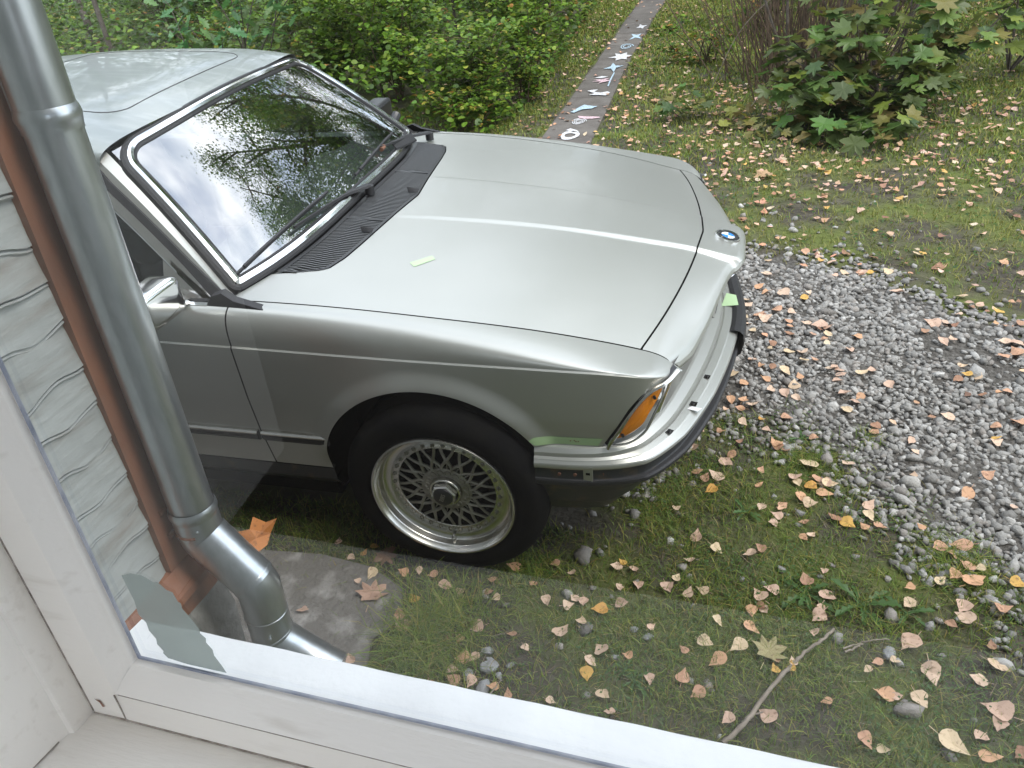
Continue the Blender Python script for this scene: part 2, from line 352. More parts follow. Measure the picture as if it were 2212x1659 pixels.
# hood, nose
def top_sheet(xs, ys): return grid(lambda x, y: (x, y, float(f_T(x, y))), xs, ys)
ygrid = np.unique(np.concatenate([np.linspace(-.785, .785, 80), np.linspace(.10, .22, 22), -np.linspace(.10, .22, 22)]))
V, F = top_sheet(np.linspace(-.63, .70, 96), ygrid)
V, F = clip(V, F, lambda P: f_ys(P[:, 0])-.0034-np.abs(P[:, 1]))
V, F = clip(V, F, lambda P: f_xf(np.abs(P[:, 1]))-.0035-P[:, 0])
V, F = clip(V, F, lambda P: P[:, 0]-f_xr(P[:, 1]))
hood = mk('hood', V, F, MT['paint'], car, sm=40)
def nose_z(x, y):
    xl = f_xl(y); return f_T(x, y)-.009*np.clip((x-(xl-.022))/.022, 0, 1)**2
V, F = grid(lambda s, y: (lambda x: (x, y, float(nose_z(x, y))))(float(f_xf(abs(y))+.002+(f_xl(y)-f_xf(abs(y))-.002)*s)), list(np.linspace(0, .8, 10))+list(np.linspace(.84, 1, 7)), ygrid)
V, F = clip(V, F, lambda P: f_ys(P[:, 0])-.0022-np.abs(P[:, 1]))
nose = mk('nose_panel', V, F, MT['paint'], car, sm=40)
yl = np.linspace(-.694, .694, 120); Lp = [(float(f_xl(y)), y, float(nose_z(f_xl(y), y))) for y in yl]
rows = [[(p[0]+dx, p[1], p[2]+dz) for p in Lp] for dx, dz in ((0, 0), (.004, -.010), (.001, -.020), (-.008, -.025))]
g = G()
for a, b in zip(rows[:-1], rows[1:]): g.add(*strip(a, b))
g.mk('nose_lip', MT['paint'], car, sm=50)
g = G(); g.tube([(p[0]-.012, p[1], p[2]-.028) for p in Lp], .0045, 6); g.mk('chrome_trim', MT['chrome'], car)
rows = [[(p[0]-.012-b, p[1], z if z else p[2]-.028) for p in Lp] for b, z in ((0, None), (.055, .66), (.075, .60), (.085, .50))]
g = G()
for a, b in zip(rows[:-1], rows[1:]): g.add(*strip(a, b))
g.mk('grille_surround', MT['black_shiny'], car)
for y in (-.58, -.40, .40, .58):
    xl = float(f_xl(y))-.115; rr = .073 if abs(y) > .5 else .062
    h = G(); V = []
    for i in range(24):
        t = 2*math.pi*i/24
        for r_, dx in ((rr, 0), (rr, .03), (rr*.9, .035)): V.append((xl+dx, y+r_*math.cos(t), .595+r_*math.sin(t)))
    h.add(V, [(i*3+j, ((i+1) % 24)*3+j, ((i+1) % 24)*3+j+1, i*3+j+1) for i in range(24) for j in range(2)])
    hl = h.mk('headlight', MT['chrome'], car)
    V = [(xl+.045, y, .595)]+[(xl+.034, y+rr*.88*math.cos(2*math.pi*i/24), .595+rr*.88*math.sin(2*math.pi*i/24)) for i in range(24)]
    mk('lens', V, [(0, 1+i, 1+(i+1) % 24) for i in range(24)], MT['lens'], hl)
for sg in (-1, 1):
    k = G(); c = .061*sg; P = []
    for y, z in ((-.045, .53), (.045, .53), (.052, .60), (.046, .675), (-.046, .675), (-.052, .60)): P.append((.738+.02*(z-.53)/.15, c+y, z))
    P = crv(P+[P[0]], 6); k.tube(P, .006, 6, cap=False); kd = k.mk('kidney_grille', MT['chrome'], car)
    b = G()
    for i in range(8): b.box((.715, c-.041+i*.011, .535), (.735, c-.038+i*.011, .67))
    b.mk('grille_bar', MT['black_shiny'], kd)
# badge on the nose
def nrm_nose(x, y):
    e = .004; return np.array([-(nose_z(x+e, y)-nose_z(x-e, y))/(2*e), 0, 1.])
bc = np.array([.766, 0, float(nose_z(.766, 0))]); bn = nrm_nose(.766, 0); bn /= np.linalg.norm(bn); bx = np.array([bn[2], 0, -bn[0]]); by = np.array([0, 1., 0])
def disc(r0, r1, h, a0=0, a1=2*math.pi, n=40, dome=0):
    A, B = [], []
    for i in range(n+1):
        t = a0+(a1-a0)*i/n
        for L_, r_ in ((A, r0), (B, r1)): L_.append(bc+bn*(h+dome*(1-(r_/.041)**2))+r_*(math.cos(t)*bx+math.sin(t)*by))
    return strip(A, B)
badge = G(); badge.add(*disc(.0375, .0412, .0075)); badge.add(*disc(.0412, .0415, .0075)); 
A = [bc+bn*.0075+.0414*(math.cos(t)*bx+math.sin(t)*by) for t in np.linspace(0, 2*math.pi, 41)]; B = [bc-bn*.004+.0425*(math.cos(t)*bx+math.sin(t)*by) for t in np.linspace(0, 2*math.pi, 41)]
badge.add(*strip(A, B)); badge = badge.mk('badge', MT['chrome'], car)
q = G(); q.add(*disc(.0235, .0376, .0066, dome=.001)); q.mk('black_ring', MT['black_shiny'], badge)
q = G(); q.add(*disc(.0222, .0237, .0072, dome=.001)); q.mk('silver_ring', MT['chrome'], badge)
for i in range(4):
    q = G(); q.add(*disc(.0001, .0222, .0066, i*math.pi/2, (i+1)*math.pi/2, 12, dome=.001)); q.mk('quadrant', MT['badge_blue' if i % 2 == 0 else 'badge_white'], badge)
# the three initials round the ring, reading from the nose side
def letters(txt, size):
    cu = bpy.data.curves.new('t', 'FONT'); cu.body = txt; cu.size = size; cu.extrude = .0002; cu.align_x = 'CENTER'; cu.align_y = 'CENTER'
    o = bpy.data.objects.new('t', cu); COL.objects.link(o); dg = bpy.context.evaluated_depsgraph_get(); dg.update()
    me = bpy.data.meshes.new_from_object(o.evaluated_get(dg)); V = [tuple(v.co) for v in me.vertices]; F = [tuple(p.vertices) for p in me.polygons]
    bpy.data.objects.remove(o); bpy.data.curves.remove(cu); bpy.data.meshes.remove(me); return V, F
for ch, an in (('B', 50), ('M', 0), ('W', -50)):
    V, F = letters(ch, .0145); a = R(180+an); up = math.cos(a)*bx+math.sin(a)*by; rt = np.cross(up, bn)
    V = [bc+bn*.0086+up*.0305+rt*v[0]+up*v[1]+bn*v[2] for v in V]; mk('letter', V, F, MT['chrome'], badge, sm=None)
# fenders, doors, rear quarters
side_panel('front_fender', -.5855, .672, -1, car, MT['paint'], n=130)
side_panel('front_fender', -.5855, .672, 1, car, MT['paint'], n=60)
for sg in (-1, 1):
    d = side_panel('door', -1.98, -.5905, sg, car, MT['paint'], n=60)
    h = G(); h.box((-1.80, sg*.855, .70), (-1.62, sg*.885, .72)); h.mk('door_handle', MT['chrome'], d)
    side_panel('rear_quarter', -3.93, -1.985, sg, car, MT['paint'], n=90)
def ribbon(P, w, off, m, name='panel_gap'):
    P = np.asarray(P, float); w = np.asarray(w, float); off = np.asarray(off, float)
    return mk(name, *strip(P+w+off, P-w+off), m, car, sm=None)
def gap(A, B): mk('panel_gap', *strip(A, B), MT['dark'], car, sm=None)
for sg in (-1, 1):
    P = np.array([(x, sg*float(f_ys(x)), float(f_zs(x))) for x in np.linspace(-.6, .66, 50)]); gap(P+[0, .012, -.006], P+[0, -.012, -.006])
    for xx in (-.588, -1.9825): P = np.array([side_pt(xx, t, sg) for t in list(np.linspace(-1, 0, 12))+list(np.linspace(.01, .9, 20))]); gap(P+[.012, -sg*.006, -.003], P+[-.012, -sg*.006, -.003])
P = np.array([(float(f_xf(abs(y))), y, float(f_T(f_xf(abs(y)), y))) for y in np.linspace(-.69, .69, 60)]); gap(P+[.014, 0, -.007], P+[-.014, 0, -.005])
# black belt of the flank, in two lengths
for sg in (-1, 1):
    for x0, x1 in ((-.582, -.362), (-1.97, -.596)):
        X = np.linspace(x0, x1, 20); g = G(); c = G()
        def at(x, z, o): return (x, sg*(float(f_W(x))-float(f_inset(z))+o), z)
        for a, b in (((.437, 0), (.437, .010)), ((.437, .010), (.447, .015)), ((.447, .015), (.466, .015))):
            g.add(*strip([at(x, *a) for x in X], [at(x, *b) for x in X]))
        for a, b in (((.466, .015), (.471, .016)), ((.471, .016), (.476, .010)), ((.476, .010), (.477, 0))):
            c.add(*strip([at(x, *a) for x in X], [at(x, *b) for x in X]))
        g.add([at(x1, .437, 0), at(x1, .437, .01), at(x1, .447, .015), at(x1, .470, .015), at(x1, .477, 0)], [(0, 1, 2, 3, 4)])
        t = g.mk('side_moulding', MT['black'], car); c.mk('chrome_edge', MT['chrome_brown'], t)
# rocker, underbody, wheel housings
for sg in (-1, 1):
    g = G(); X = [-2.26, -.385]; rows = [(.80, .326), (.818, .32), (.812, .27), (.775, .215), (.6, .19)]
    for a, b in zip(rows[:-1], rows[1:]): g.add(*strip([(x, sg*a[0], a[1]) for x in X], [(x, sg*b[0], b[1]) for x in X]))
    g.mk('rocker_panel', MT['bumper_dark'], car)

g = G(); g.box((-3.8, -.60, .17), (.44, .60, .30)); g.box((-2.25, -.79, .19), (-.40, .79, .26)); g.box((-.2, -.62, .3), (.56, .62, .60)); g.box((-3.85, -.70, .3), (-2.95, .70, .80))
for ax in (0, -2.63):
    for sg in (-1, 1):
        A = [(ax+AX+.385*math.cos(t), sg*.80, AZ+.385*math.sin(t)) for t in np.linspace(-.3, math.pi+.3, 30)]; B = [(x, sg*.58, z) for x, y, z in A]
        g.add(*strip(A, B)); g.box((ax-.42, sg*.57-.01, .2), (ax+.42, sg*.57+.01, .74))
g.mk('underbody', MT['dark'], car, sm=None)
# ---- front indicator and its chrome frame (near and far)
LN = [(.629, .768, .693), (.594, .797, .687), (.557, .815, .645), (.524, .824, .585), (.507, .828, .548), (.538, .820, .553), (.576, .806, .581), (.597, .796, .623), (.617, .779, .658)]
ED = [(.654, .735, .722), (.629, .776, .710), (.597, .804, .702), (.572, .816, .680), (.544, .826, .642), (.515, .834, .588), (.49, .839, .545), (.480, .840, .522)]
for sg in (-1, 1):
    P = np.array(LN)*[1, sg, 1]; P = crv(np.vstack([P, P[:1]]), 4)[:-1]; n = len(P); Pc = P.mean(0)+[.004, sg*.008, 0]; g = G()
    mid = Pc+(P-Pc)*.75+[.003, sg*.006, 0]
    g.add(np.vstack([P, mid, [Pc+[.002, sg*.002, 0]]]), [(i, (i+1) % n, n+(i+1) % n, n+i) for i in range(n)]+[(n+i, n+(i+1) % n, 2*n) for i in range(n)])
    ind = g.mk('indicator', MT['amber'], car, sm=60)
    for s_ in ((.607, .797, .672), (.527, .829, .562)):
        q = G(); c_ = np.array(s_)*[1, sg, 1]; q.tube([c_, c_+[.003, sg*.008, 0]], .0045, 8); q.mk('screw', MT['black_shiny'], ind)
    g = G(); E_ = np.array(ED)*[1, sg, 1]; E2 = crv(E_, 5)
    g.tube(E2+[.009, sg*.001, -.004], .0055, 6)
    low = crv(np.array([(.487, .838, .524), (.545, .822, .530), (.585, .806, .560), (.607, .795, .610), (.628, .775, .660), (.640, .755, .700)])*[1, sg, 1], 5); g.tube(low, .0035, 6)
    g.mk('indicator_frame', MT['chrome_brown'], car)
    # black recess behind the lens and the bright headlight end-piece
    g = G(); back = E2+[-.004, -sg*.02, 0]; inn = back+np.array([.01, -sg*.07, -.01]); g.add(*strip(back, inn)); g.add(*strip(E2+[.006, -sg*.008, 0], back)); g.mk('lamp_recess', MT['black_shiny'], car, sm=None)
    g = G(); g.add(*grid(lambda a, b: (.640+.012*math.sin(a*3)-.03*b, sg*(.748-.035*a+.012*b), .690-.10*b), np.linspace(0, 1, 6), np.linspace(0, 1, 8))); g.mk('lamp_bracket', MT['chrome'], car)
# ---- bare bumper carrier swept round the front
half = [(.285, -.852), (.40, -.845), (.482, -.827), (.540, -.788), (.580, -.735), (.627, -.620), (.676, -.420), (.712, -.22), (.732, 0)]
full = half+[(x, -y) for x, y in half[:-1][::-1]]; BP = crv([(x, y, 0) for x, y in full], 10)[:, :2]
tg = np.gradient(BP, axis=0); tg /= np.linalg.norm(tg, axis=1)[:, None]; nm = np.stack([tg[:, 1], -tg[:, 0]], 1)
kk = ip(np.abs(BP[:, 1]), [.20, .45, .66, .78, .83, .86], [1.0, .98, .82, .62, .33, .25])
def brow(o, z, sc=True): return [(BP[i, 0]+nm[i, 0]*o*(kk[i] if sc else 1), BP[i, 1]+nm[i, 1]*o*(kk[i] if sc else 1), z) for i in range(len(BP))]
def sweep(prof, name, m, sl=slice(None)):
    g = G(); rws = [brow(*p)[sl] for p in prof]
    for a, b in zip(rws[:-1], rws[1:]): g.add(*strip(a, b))
    return g.mk(name, m, car, sm=40)
bumper = sweep([(-.06, .519), (-.004, .5145), (.004, .512), (.030, .500), (.034, .492), (.036, .488), (.0405, .4875), (.043, .490), (.066, .484), (.070, .4815), (.090, .474), (.094, .470), (.096, .463), (.092, .458)], 'bumper_carrier', MT['paint'])
sweep([(.092, .458), (.080, .455), (.076, .448), (.078, .425), (.082, .419)], 'bumper_face', MT['bumper_dark'])
sweep([(.080, .421), (.096, .4195), (.102, .414), (.101, .403), (.094, .399), (.06, .39)], 'bumper_lower_lip', MT['black'])
sweep([(.06, .392), (.03, .36), (-.02, .31), (-.08, .27)], 'front_valance', MT['bumper_dark'])
nb = len(BP); c0, c1 = int(nb*.47), int(nb*.86)
g = G(); rws = [brow(*p)[c0:c1] for p in ((.070, .4845), (.084, .489), (.104, .486), (.116, .474), (.120, .44), (.112, .40), (.098, .385))]
for a, b in zip(rws[:-1], rws[1:]): g.add(*strip(a, b))
g.mk('loose_bumper_rubber', MT['black'], car, label='black rubber strip still hanging on the far half of the bumper')
def bi(y, o, z):     # point on the bumper by its y, offset and height
    i = int(np.argmin(np.abs(BP[:nb//2+4, 1]-y))) if y < 0 else int(np.argmin(np.abs(BP[nb//2:, 1]-y))+nb//2)
    return np.array([BP[i, 0]+nm[i, 0]*o*kk[i], BP[i, 1]+nm[i, 1]*o*kk[i], z]), np.array([nm[i, 0], nm[i, 1], 0.]), np.array([tg[i, 0], tg[i, 1], 0.])
for y, o, z, w in ((-.69, .055, .4885, .011), (-.40, .055, .4885, .010), (-.545, .060, .4875, .012)):
    p, n_, t_ = bi(y, o, z); g = G(); g.add([p+n_*a*w+t_*b*w+[0, 0, .0006] for a, b in ((-1, -1), (1, -1), (1, 1), (-1, 1))], [(0, 1, 2, 3)]); m_ = g.mk('clip_plate', MT['chrome_brown'], bumper, sm=None)
    g = G(); g.tube([p+[0, 0, -.001], p+[0, 0, .004]], .0045, 8); g.mk('bolt', MT['black_shiny'], bumper)
p, n_, t_ = bi(-.56, .075, .484); g = G(); g.add([p+n_*a*.016+t_*b*.009+n_*.004*b+[0, 0, .0035] for a, b in ((-1, -1), (1, -1), (1, 1), (-1, 1))], [(0, 1, 2, 3)]); g.mk('white_plate', MT['badge_white'], bumper, sm=None)
for x in (.36, .395, .475, .515, .545):
    i = int(np.argmin(np.abs(BP[:nb//2, 0]-x))); g = G(); q = np.array([BP[i, 0], BP[i, 1]-.022, .438]); g.tube([q, q+[0, -.004, 0]], .005, 8); g.mk('bolt', MT['rust'], bumper)
i = int(np.argmin(np.abs(BP[:nb//2, 0]-.44))); x, y = BP[i]; g = G(); g.box((x-.013, y-.0285, .415), (x+.013, y-.022, .468)); g.mk('bracket', MT['paint'], bumper)
g = G(); g.box((x-.006, y-.0292, .440), (x+.006, y-.0286, .448)); g.mk('bracket_slot', MT['dark'], bumper)
# green primer patches and tape
def on_side(x, z, o=.0006): return (x, -(float(f_W(x))-float(f_inset(z))+float(flare(x, z))+o), z)
A = [on_side(x, .520, .0010) for x in np.linspace(.288, .462, 16)]; B = [on_side(x, z, .0010) for x, z in zip(np.linspace(.272, .475, 16), [.535]+[.5465]*15)]
pt = mk('primer_patch', *strip(A, B), MT['tape2'], car, label='green primer patch along the bottom edge of the fender')
for x, z in ((.386, .534), (.397, .536), (.401, .532), (.408, .533)):
    g = G(); q = np.array(on_side(x, z, .001)); g.tube([q, q+[0, -.0006, 0]], .0022, 6); g.mk('rust_spot', MT['rust'], pt)
cs = [pt_ground(u, v, .862)[:2] for u, v in ((888, 583), (936, 567), (942, 573), (897, 590))]
mk('masking_tape', [(x, y, float(f_T(x, y))+.0012) for x, y in cs], [(0, 1, 2, 3)], MT['tape'], car, sm=None, label='small strip of pale green tape stuck on the hood')
p, n_, t_ = bi(.10, .06, .489); mk('tape_patch', [p+n_*a*.03+t_*b*.05+[0, 0, .001] for a, b in ((-1, -1), (1, -.8), (.9, .7), (-.2, 1))], [(0, 1, 2, 3)], MT['tape'], car, sm=None)
# shallow ding on the shoulder: small raised ring
# ---- windscreen
def ws(u, v, h=0):
    a = abs(u); lo = np.array([-.501-.102*a**3.5, .746*u, .916-.023*a*a]); hi = np.array([-.953-.052*a**3, .588*u, 1.300-.036*a*a])
    p = lo+(hi-lo)*v; nn = np.array([.66, u*.12, .745]); nn /= np.linalg.norm(nn); return p+nn*(h+.017*4*v*(1-v)*(1-.35*a*a))
def ws_loop(d, h, n=9):
    """rounded rectangle on the glass, d metres in from its edge"""
    P = []
    def c(cu, cv, ru, rv, a0, a1):
        for t in np.linspace(a0, a1, n): P.append((cu+ru*math.cos(t), cv+rv*math.sin(t)))
    hw_lo, hw_hi, H = .746, .588, .60; dv = d/H
    for (su, top) in ((1, 0), (1, 1), (-1, 1), (-1, 0)):
        r_ = max((.10 if top else .030)-d, .004); hw = hw_hi if top else hw_lo; ru, rv = r_/hw, r_/H; du = d/hw
        cu = su*(1-du-ru); cv = (1-dv-rv) if top else dv+rv
        a0 = {(1, 0): -math.pi/2, (1, 1): 0, (-1, 1): math.pi/2, (-1, 0): math.pi}[(su, top)]
        c(cu, cv, ru, rv, a0, a0+math.pi/2)
        nxt = {(1, 0): (1, 1), (1, 1): (-1, 1), (-1, 1): (-1, 0), (-1, 0): (1, 0)}[(su, top)]
        e = P[-1]; r2 = max((.10 if nxt[1] else .030)-d, .004); hw2 = hw_hi if nxt[1] else hw_lo
        if nxt[0] == su: t = (su*(1-d/hw2), (1-dv-r2/H) if nxt[1] else dv+r2/H)
        else: t = (nxt[0]*(1-d/hw2-r2/hw2), 1-dv if top else dv)
        for s in np.linspace(0, 1, 26)[1:-1]: P.append((e[0]+(t[0]-e[0])*s, e[1]+(t[1]-e[1])*s))
    return [ws(u, v, h) for u, v in P], P
def band(name, specs, m, par):
    g = G(); lo = [ws_loop(d, h)[0] for d, h in specs]
    for a, b in zip(lo[:-1], lo[1:]): g.add(*strip(a+a[:1], b+b[:1]))
    return g.mk(name, m, par, sm=50)
V, F = grid(lambda u, v: ws(u, v), np.linspace(-.985, .985, 50), np.linspace(.02, .98, 24))
lp = np.array(ws_loop(.03, 0)[1])
wsc = mk('windscreen', V, F, MT['glass'], car, sm=180)
band('windscreen_seal', [(-.006, -.012), (-.002, .006), (.005, .010), (.013, .007)], MT['black'], wsc)
band('windscreen_chrome', [(.0125, .006), (.015, .012), (.024, .015), (.033, .011), (.035, .006)], MT['chrome'], wsc)
band('windscreen_inner_seal', [(.0345, .005), (.038, .007), (.044, .004), (.046, -.001)], MT['black'], wsc)
V, F = grid(lambda u, v: ws(u, v, .0012), np.linspace(-.965, .965, 90), [.065, .072, .079, .086])
# ---- cowl vent
def ventP(x, y): return (x, y, float(f_T(x, y))-.001)
ny = 150; g = G(); base = G()
yy = np.linspace(-.612, .612, ny)
base.add(*grid(lambda s, y: (lambda x: (x, y, float(f_T(x, y))-.009))(float(lowx(y)+.018+(f_xr(y)-.003-lowx(y)-.018)*s)), np.linspace(0, 1, 6), yy))
vent = base.mk('cowl_vent', MT['dark'], car)
segs = [(-.606, -.23), (-.222, .222), (.23, .606)]
for a, b in segs:
    g = G(); f_ = G()
    for y in np.arange(a+.006, b-.004, .0112):
        x0, x1 = float(lowx(y))+.028, float(f_xr(y))-.012
        if x1-x0 < .02: continue
        xs_ = np.linspace(x0, x1, 7); bend = [.010*math.exp(-((s-.35)/.2)**2) for s in np.linspace(0, 1, 7)]
        P1 = [(x, y-.0016+bd*.3, float(f_T(x, y))+.001+bd*.35) for x, bd in zip(xs_, bend)]; P2 = [(x, y+.0016+bd*.3, float(f_T(x, y))+.001+bd*.35) for x, bd in zip(xs_, bend)]
        P3 = [(p[0], p[1], p[2]-.009) for p in P1]; P4 = [(p[0], p[1], p[2]-.009) for p in P2]
        g.add(*strip(P1, P2)); g.add(*strip(P3, P1)); g.add(*strip(P2, P4))
    g.mk('vent_slats', MT['slat'], vent, sm=None, kind='stuff')
    Y2 = np.linspace(a, b, 30)
    A = [(float(f_xr(y))-.004, y, float(f_T(f_xr(y)-.004, y))+.002) for y in Y2]; B = [(float(f_xr(y))-.014, y, float(f_T(f_xr(y)-.014, y))+.003) for y in Y2]; f_.add(*strip(A, B))
    A = [(float(lowx(y))+.014, y, float(f_T(lowx(y)+.014, y))+.002) for y in Y2]; B = [(float(lowx(y))+.030, y, float(f_T(lowx(y)+.03, y))+.003) for y in Y2]; f_.add(*strip(A, B))
    for ye in (a, b):
        x0, x1 = float(lowx(ye))+.014, float(f_xr(ye))-.004; X = np.linspace(x0, x1, 8); f_.add(*strip([(x, ye-.004, float(f_T(x, ye))+.003) for x in X], [(x, ye+.004, float(f_T(x, ye))+.003) for x in X]))
    f_.mk('vent_frame', MT['black_shiny'], vent, sm=None)
for y in (-.32, .02): 
    x = float(f_xr(y))-.028; z = float(f_T(x, y)); g = G(); g.add([(x-.014, y-.008, z+.004), (x+.022, y-.010, z+.004), (x+.026, y+.004, z+.014), (x-.012, y+.008, z+.010), (x-.02, y, z+.02)], [(0, 1, 2, 3), (0, 3, 4), (3, 2, 4), (0, 4, 1), (1, 4, 2)]); g.mk('washer_nozzle', MT['black'], car)
# cowl strip between the screen and the flank, black foot of the pillar rail
def bar(P, w, h, m, name, par, up=(0, 0, 1)):
    """flat bar along P"""
    P = np.asarray(P, float); T = np.gradient(P, axis=0); T /= np.linalg.norm(T, axis=1)[:, None]; up = np.array(up, float); sd = np.cross(T, up); sd /= np.linalg.norm(sd, axis=1)[:, None]
    w = np.broadcast_to(w, (len(P),))[:, None]; u2 = np.cross(sd, T); a, b, c, d = P-sd*w/2, P+sd*w/2, P+sd*w*.4+u2*h, P-sd*w*.4+u2*h; g = G()
    for x, y in ((a, b), (b, c), (c, d), (d, a)): g.add(*strip(x, y))
    g.add([a[0], b[0], c[0], d[0]], [(0, 1, 2, 3)]); g.add([a[-1], b[-1], c[-1], d[-1]], [(3, 2, 1, 0)]); return g.mk(name, m, par, sm=30)
for sg in (-1, 1):
    s3 = np.array([1, sg, 1])
    # silver A-pillar strip
    ed = np.array([ws(-1, v, -.006) for v in np.linspace(-.02, 1.0, 16)])*[1, -sg, 1]
    rl = np.array([np.array([-.620, .780, .884])*(1-v)+np.array([-1.064, .624, 1.234])*v+np.array([.0, .0, .016])*4*v*(1-v) for v in np.linspace(-.02, 1.0, 16)])*s3
    m1 = ed*.5+rl*.5+np.array([.006, sg*.008, .006]); g = G(); g.add(*strip(ed, m1)); g.add(*strip(m1, rl)); g.mk('front_pillar', MT['paint'], car, sm=60)
    # black drip rail: up the pillar and back along the roof
    rail = [np.array(p) for p in rl[::3]]+[np.array([-1.22, sg*.636, 1.240]), np.array([-1.5, sg*.636, 1.248]), np.array([-2.0, sg*.630, 1.240]), np.array([-2.4, sg*.615, 1.195])]
    rail = crv(rail, 6); allr = rail; wds = ip(np.arange(len(rail)), [0, 8], [.040, .027])
    ft = [(-.478, .884), (-.484, .860), (-.545, .853), (-.606, .848), (-.655, .890), (-.640, .915), (-.605, .925), (-.570, .905)]; g = G(); n_ = len(ft)
    g.add([(x, sg*(.822-.25*(z-.85)), z) for x, z in ft]+[(x, sg*(.800-.3*(z-.85)), z+.002) for x, z in ft], [tuple(range(n_))]+[(i, (i+1) % n_, n_+(i+1) % n_, n_+i) for i in range(n_)]); g.mk('pillar_foot', MT['black'], car, sm=None)
    bar(allr, wds, .012, MT['black'], 'drip_rail', car, up=(.15, sg*.8, .6))
    fr = rail[1:]+np.array([-.012, sg*.004, -.030]); bar(fr, .034, .008, MT['chrome_brown'], 'window_frame', car, up=(.1, sg*.9, .4))
    bar(fr+np.array([-.014, 0, -.022]), .006, .004, MT['chrome'], 'window_frame_lip', car, up=(.1, sg*.9, .4))
    # belt mouldings in three steps
    X = np.linspace(-.655, -2.3, 20)
    for k, (yy_, zz_, w_, m_) in enumerate(((.800, .898, .008, 'black'), (.808, .890, .010, 'chrome'), (.816, .880, .010, 'chrome_brown'), (.824, .870, .009, 'chrome'), (.829, .862, .006, 'black'))):
        bar([(x, sg*yy_, zz_) for x in X], w_*1.25, .004, MT[m_], 'belt_moulding', car, up=(0, sg*.6, .75))
    # side glass
    top = [p+np.array([-.02, -sg*.012, -.045]) for p in rail[2:]]; bot = [np.array([ip(i, [0, len(top)-1], [-.665, -2.3]), sg*.792, .893]) for i in range(len(top))]
    sgl = mk('side_window', *strip(top, bot), MT['sideglass'], car, sm=180)
    mk('quarter_light', [np.array([-.67, .800, .90])*s3, np.array([-.80, .800, .90])*s3, np.array([-.80, .755, 1.0])*s3], [(0, 1, 2)], MT['chrome_brown'], car, sm=None)
    # mirror
    mb = bmesh.new(); bmesh.ops.create_cube(mb, size=1.0); bmesh.ops.bevel(mb, geom=mb.edges[:], offset=.22, segments=5, profile=.6, affect='EDGES')
    V = [((v.co.x*.095*(1-.15*v.co.y*sg))+(-.715 if sg < 0 else -.84), sg*.955+v.co.y*.175, (.965 if sg < 0 else .93)+v.co.z*.105) for v in mb.verts]; F = [[v.index for v in f.verts] for f in mb.faces]; mb.free()
    mi = mk('door_mirror', V, F, MT['chrome' if sg < 0 else 'black_shiny'], car, sm=60); g = G(); g.tube([(-.735, sg*.80, .905), (-.725, sg*.85, .915), (-.72, sg*.89, .94)], [.026, .020, .022], 10); g.mk('mirror_foot', MT['chrome' if sg < 0 else 'black_shiny'], mi)
# ---- roof with sunroof outline
def roof_z(x, y):
    zc = f_rz(x); yd = ip(x, [-2.6, -2.2, -1.0], [.60, .632, .628]); zd = ip(x, [-2.6, -2.2, -1.2, -.95], [1.15, 1.215, 1.235, 1.225]); a = np.clip(np.abs(y)/yd, 0, .9999)
    return zd+(zc-zd)*(1-a**2.8)**(1/2.8)
f_rz = spl([-3.2, -2.9, -2.55, -2.1, -1.7, -1.3, -1.1, -.94], [.93, 1.10, 1.285, 1.345, 1.362, 1.353, 1.335, 1.297])
ry = .632*np.sin(np.linspace(-math.pi/2, math.pi/2, 60)); V, F = grid(lambda x, y: (x, y, float(roof_z(x, y))), np.linspace(-.93, -2.6, 70), ry*.997)
V, F = clip(V, F, lambda P: -(.945+.052*(np.abs(P[:, 1])/.588)**3)-P[:, 0])
roof = mk('roof', V, F, MT['paint_roof'], car, sm=60)
sr = []
for cx_, cy_, a0 in ((-1.145, -.35, 0), (-1.145, .35, 0), (-1.62, .35, 0), (-1.62, -.35, 0)): pass
def arc(cx_, cy_, a0, a1, r_=.075): return [(cx_+r_*math.cos(t), cy_+r_*math.sin(t)) for t in np.linspace(a0, a1, 7)]
sr = arc(-1.147, -.345, -math.pi/2, 0)+[(-1.072+.01*(y/.2)**2*0, y) for y in np.linspace(-.24, .2, 12)]+arc(-1.15, .285, 0, math.pi/2)+[(x, .36) for x in np.linspace(-1.2, -1.6, 10)]+arc(-1.66, .285, math.pi/2, math.pi)+[(-1.735, y) for y in np.linspace(.24, -.24, 8)]+arc(-1.66, -.345, math.pi, 1.5*math.pi)+[(x, -.42) for x in np.linspace(-1.6, -1.2, 10)]
sr.append(sr[0]); g = G(); g.tube([(x, y, float(roof_z(x, y))-.0006) for x, y in sr], .0024, 5, cap=False); g.mk('sunroof_seal', MT['black'], roof)
# rear of the car
V, F = grid(lambda s, y: (-2.6-.55*s, y*(1+.12*s), float(roof_z(-2.6, y))*(1-s)+.93*s), np.linspace(0, 1, 8), np.linspace(-.58, .58, 14)); mk('rear_window', V, F, MT['glass'], car)
V, F = grid(lambda x, y: (x, y, float(f_zs(x))+.04*(1-(y/.8)**2)-.10*sms(-x, 3.85, 3.97)), np.linspace(-3.1, -3.95, 16), np.linspace(-.775, .775, 20)); mk('boot_lid', V, F, MT['paint'], car, sm=50)
for sg in (-1, 1): mk('rear_pillar', [(-2.35, sg*.62, 1.2), (-2.6, sg*.575, 1.19), (-3.15, sg*.66, .93), (-2.9, sg*.79, .89), (-2.3, sg*.79, .90)], [(0, 1, 2, 3, 4)], MT['paint'], car, sm=None)
g = G(); g.box((-3.97, -.76, .35), (-3.92, .76, .80)); g.mk('rear_panel', MT['paint'], car); g = G(); g.box((-4.03, -.82, .42), (-3.93, .82, .52)); g.mk('rear_bumper', MT['black'], car)
for sg in (-1, 1): g = G(); g.box((-3.985, sg*.56-.18, .62), (-3.965, sg*.56+.18, .74)); g.mk('tail_light', MT['rust'], car)
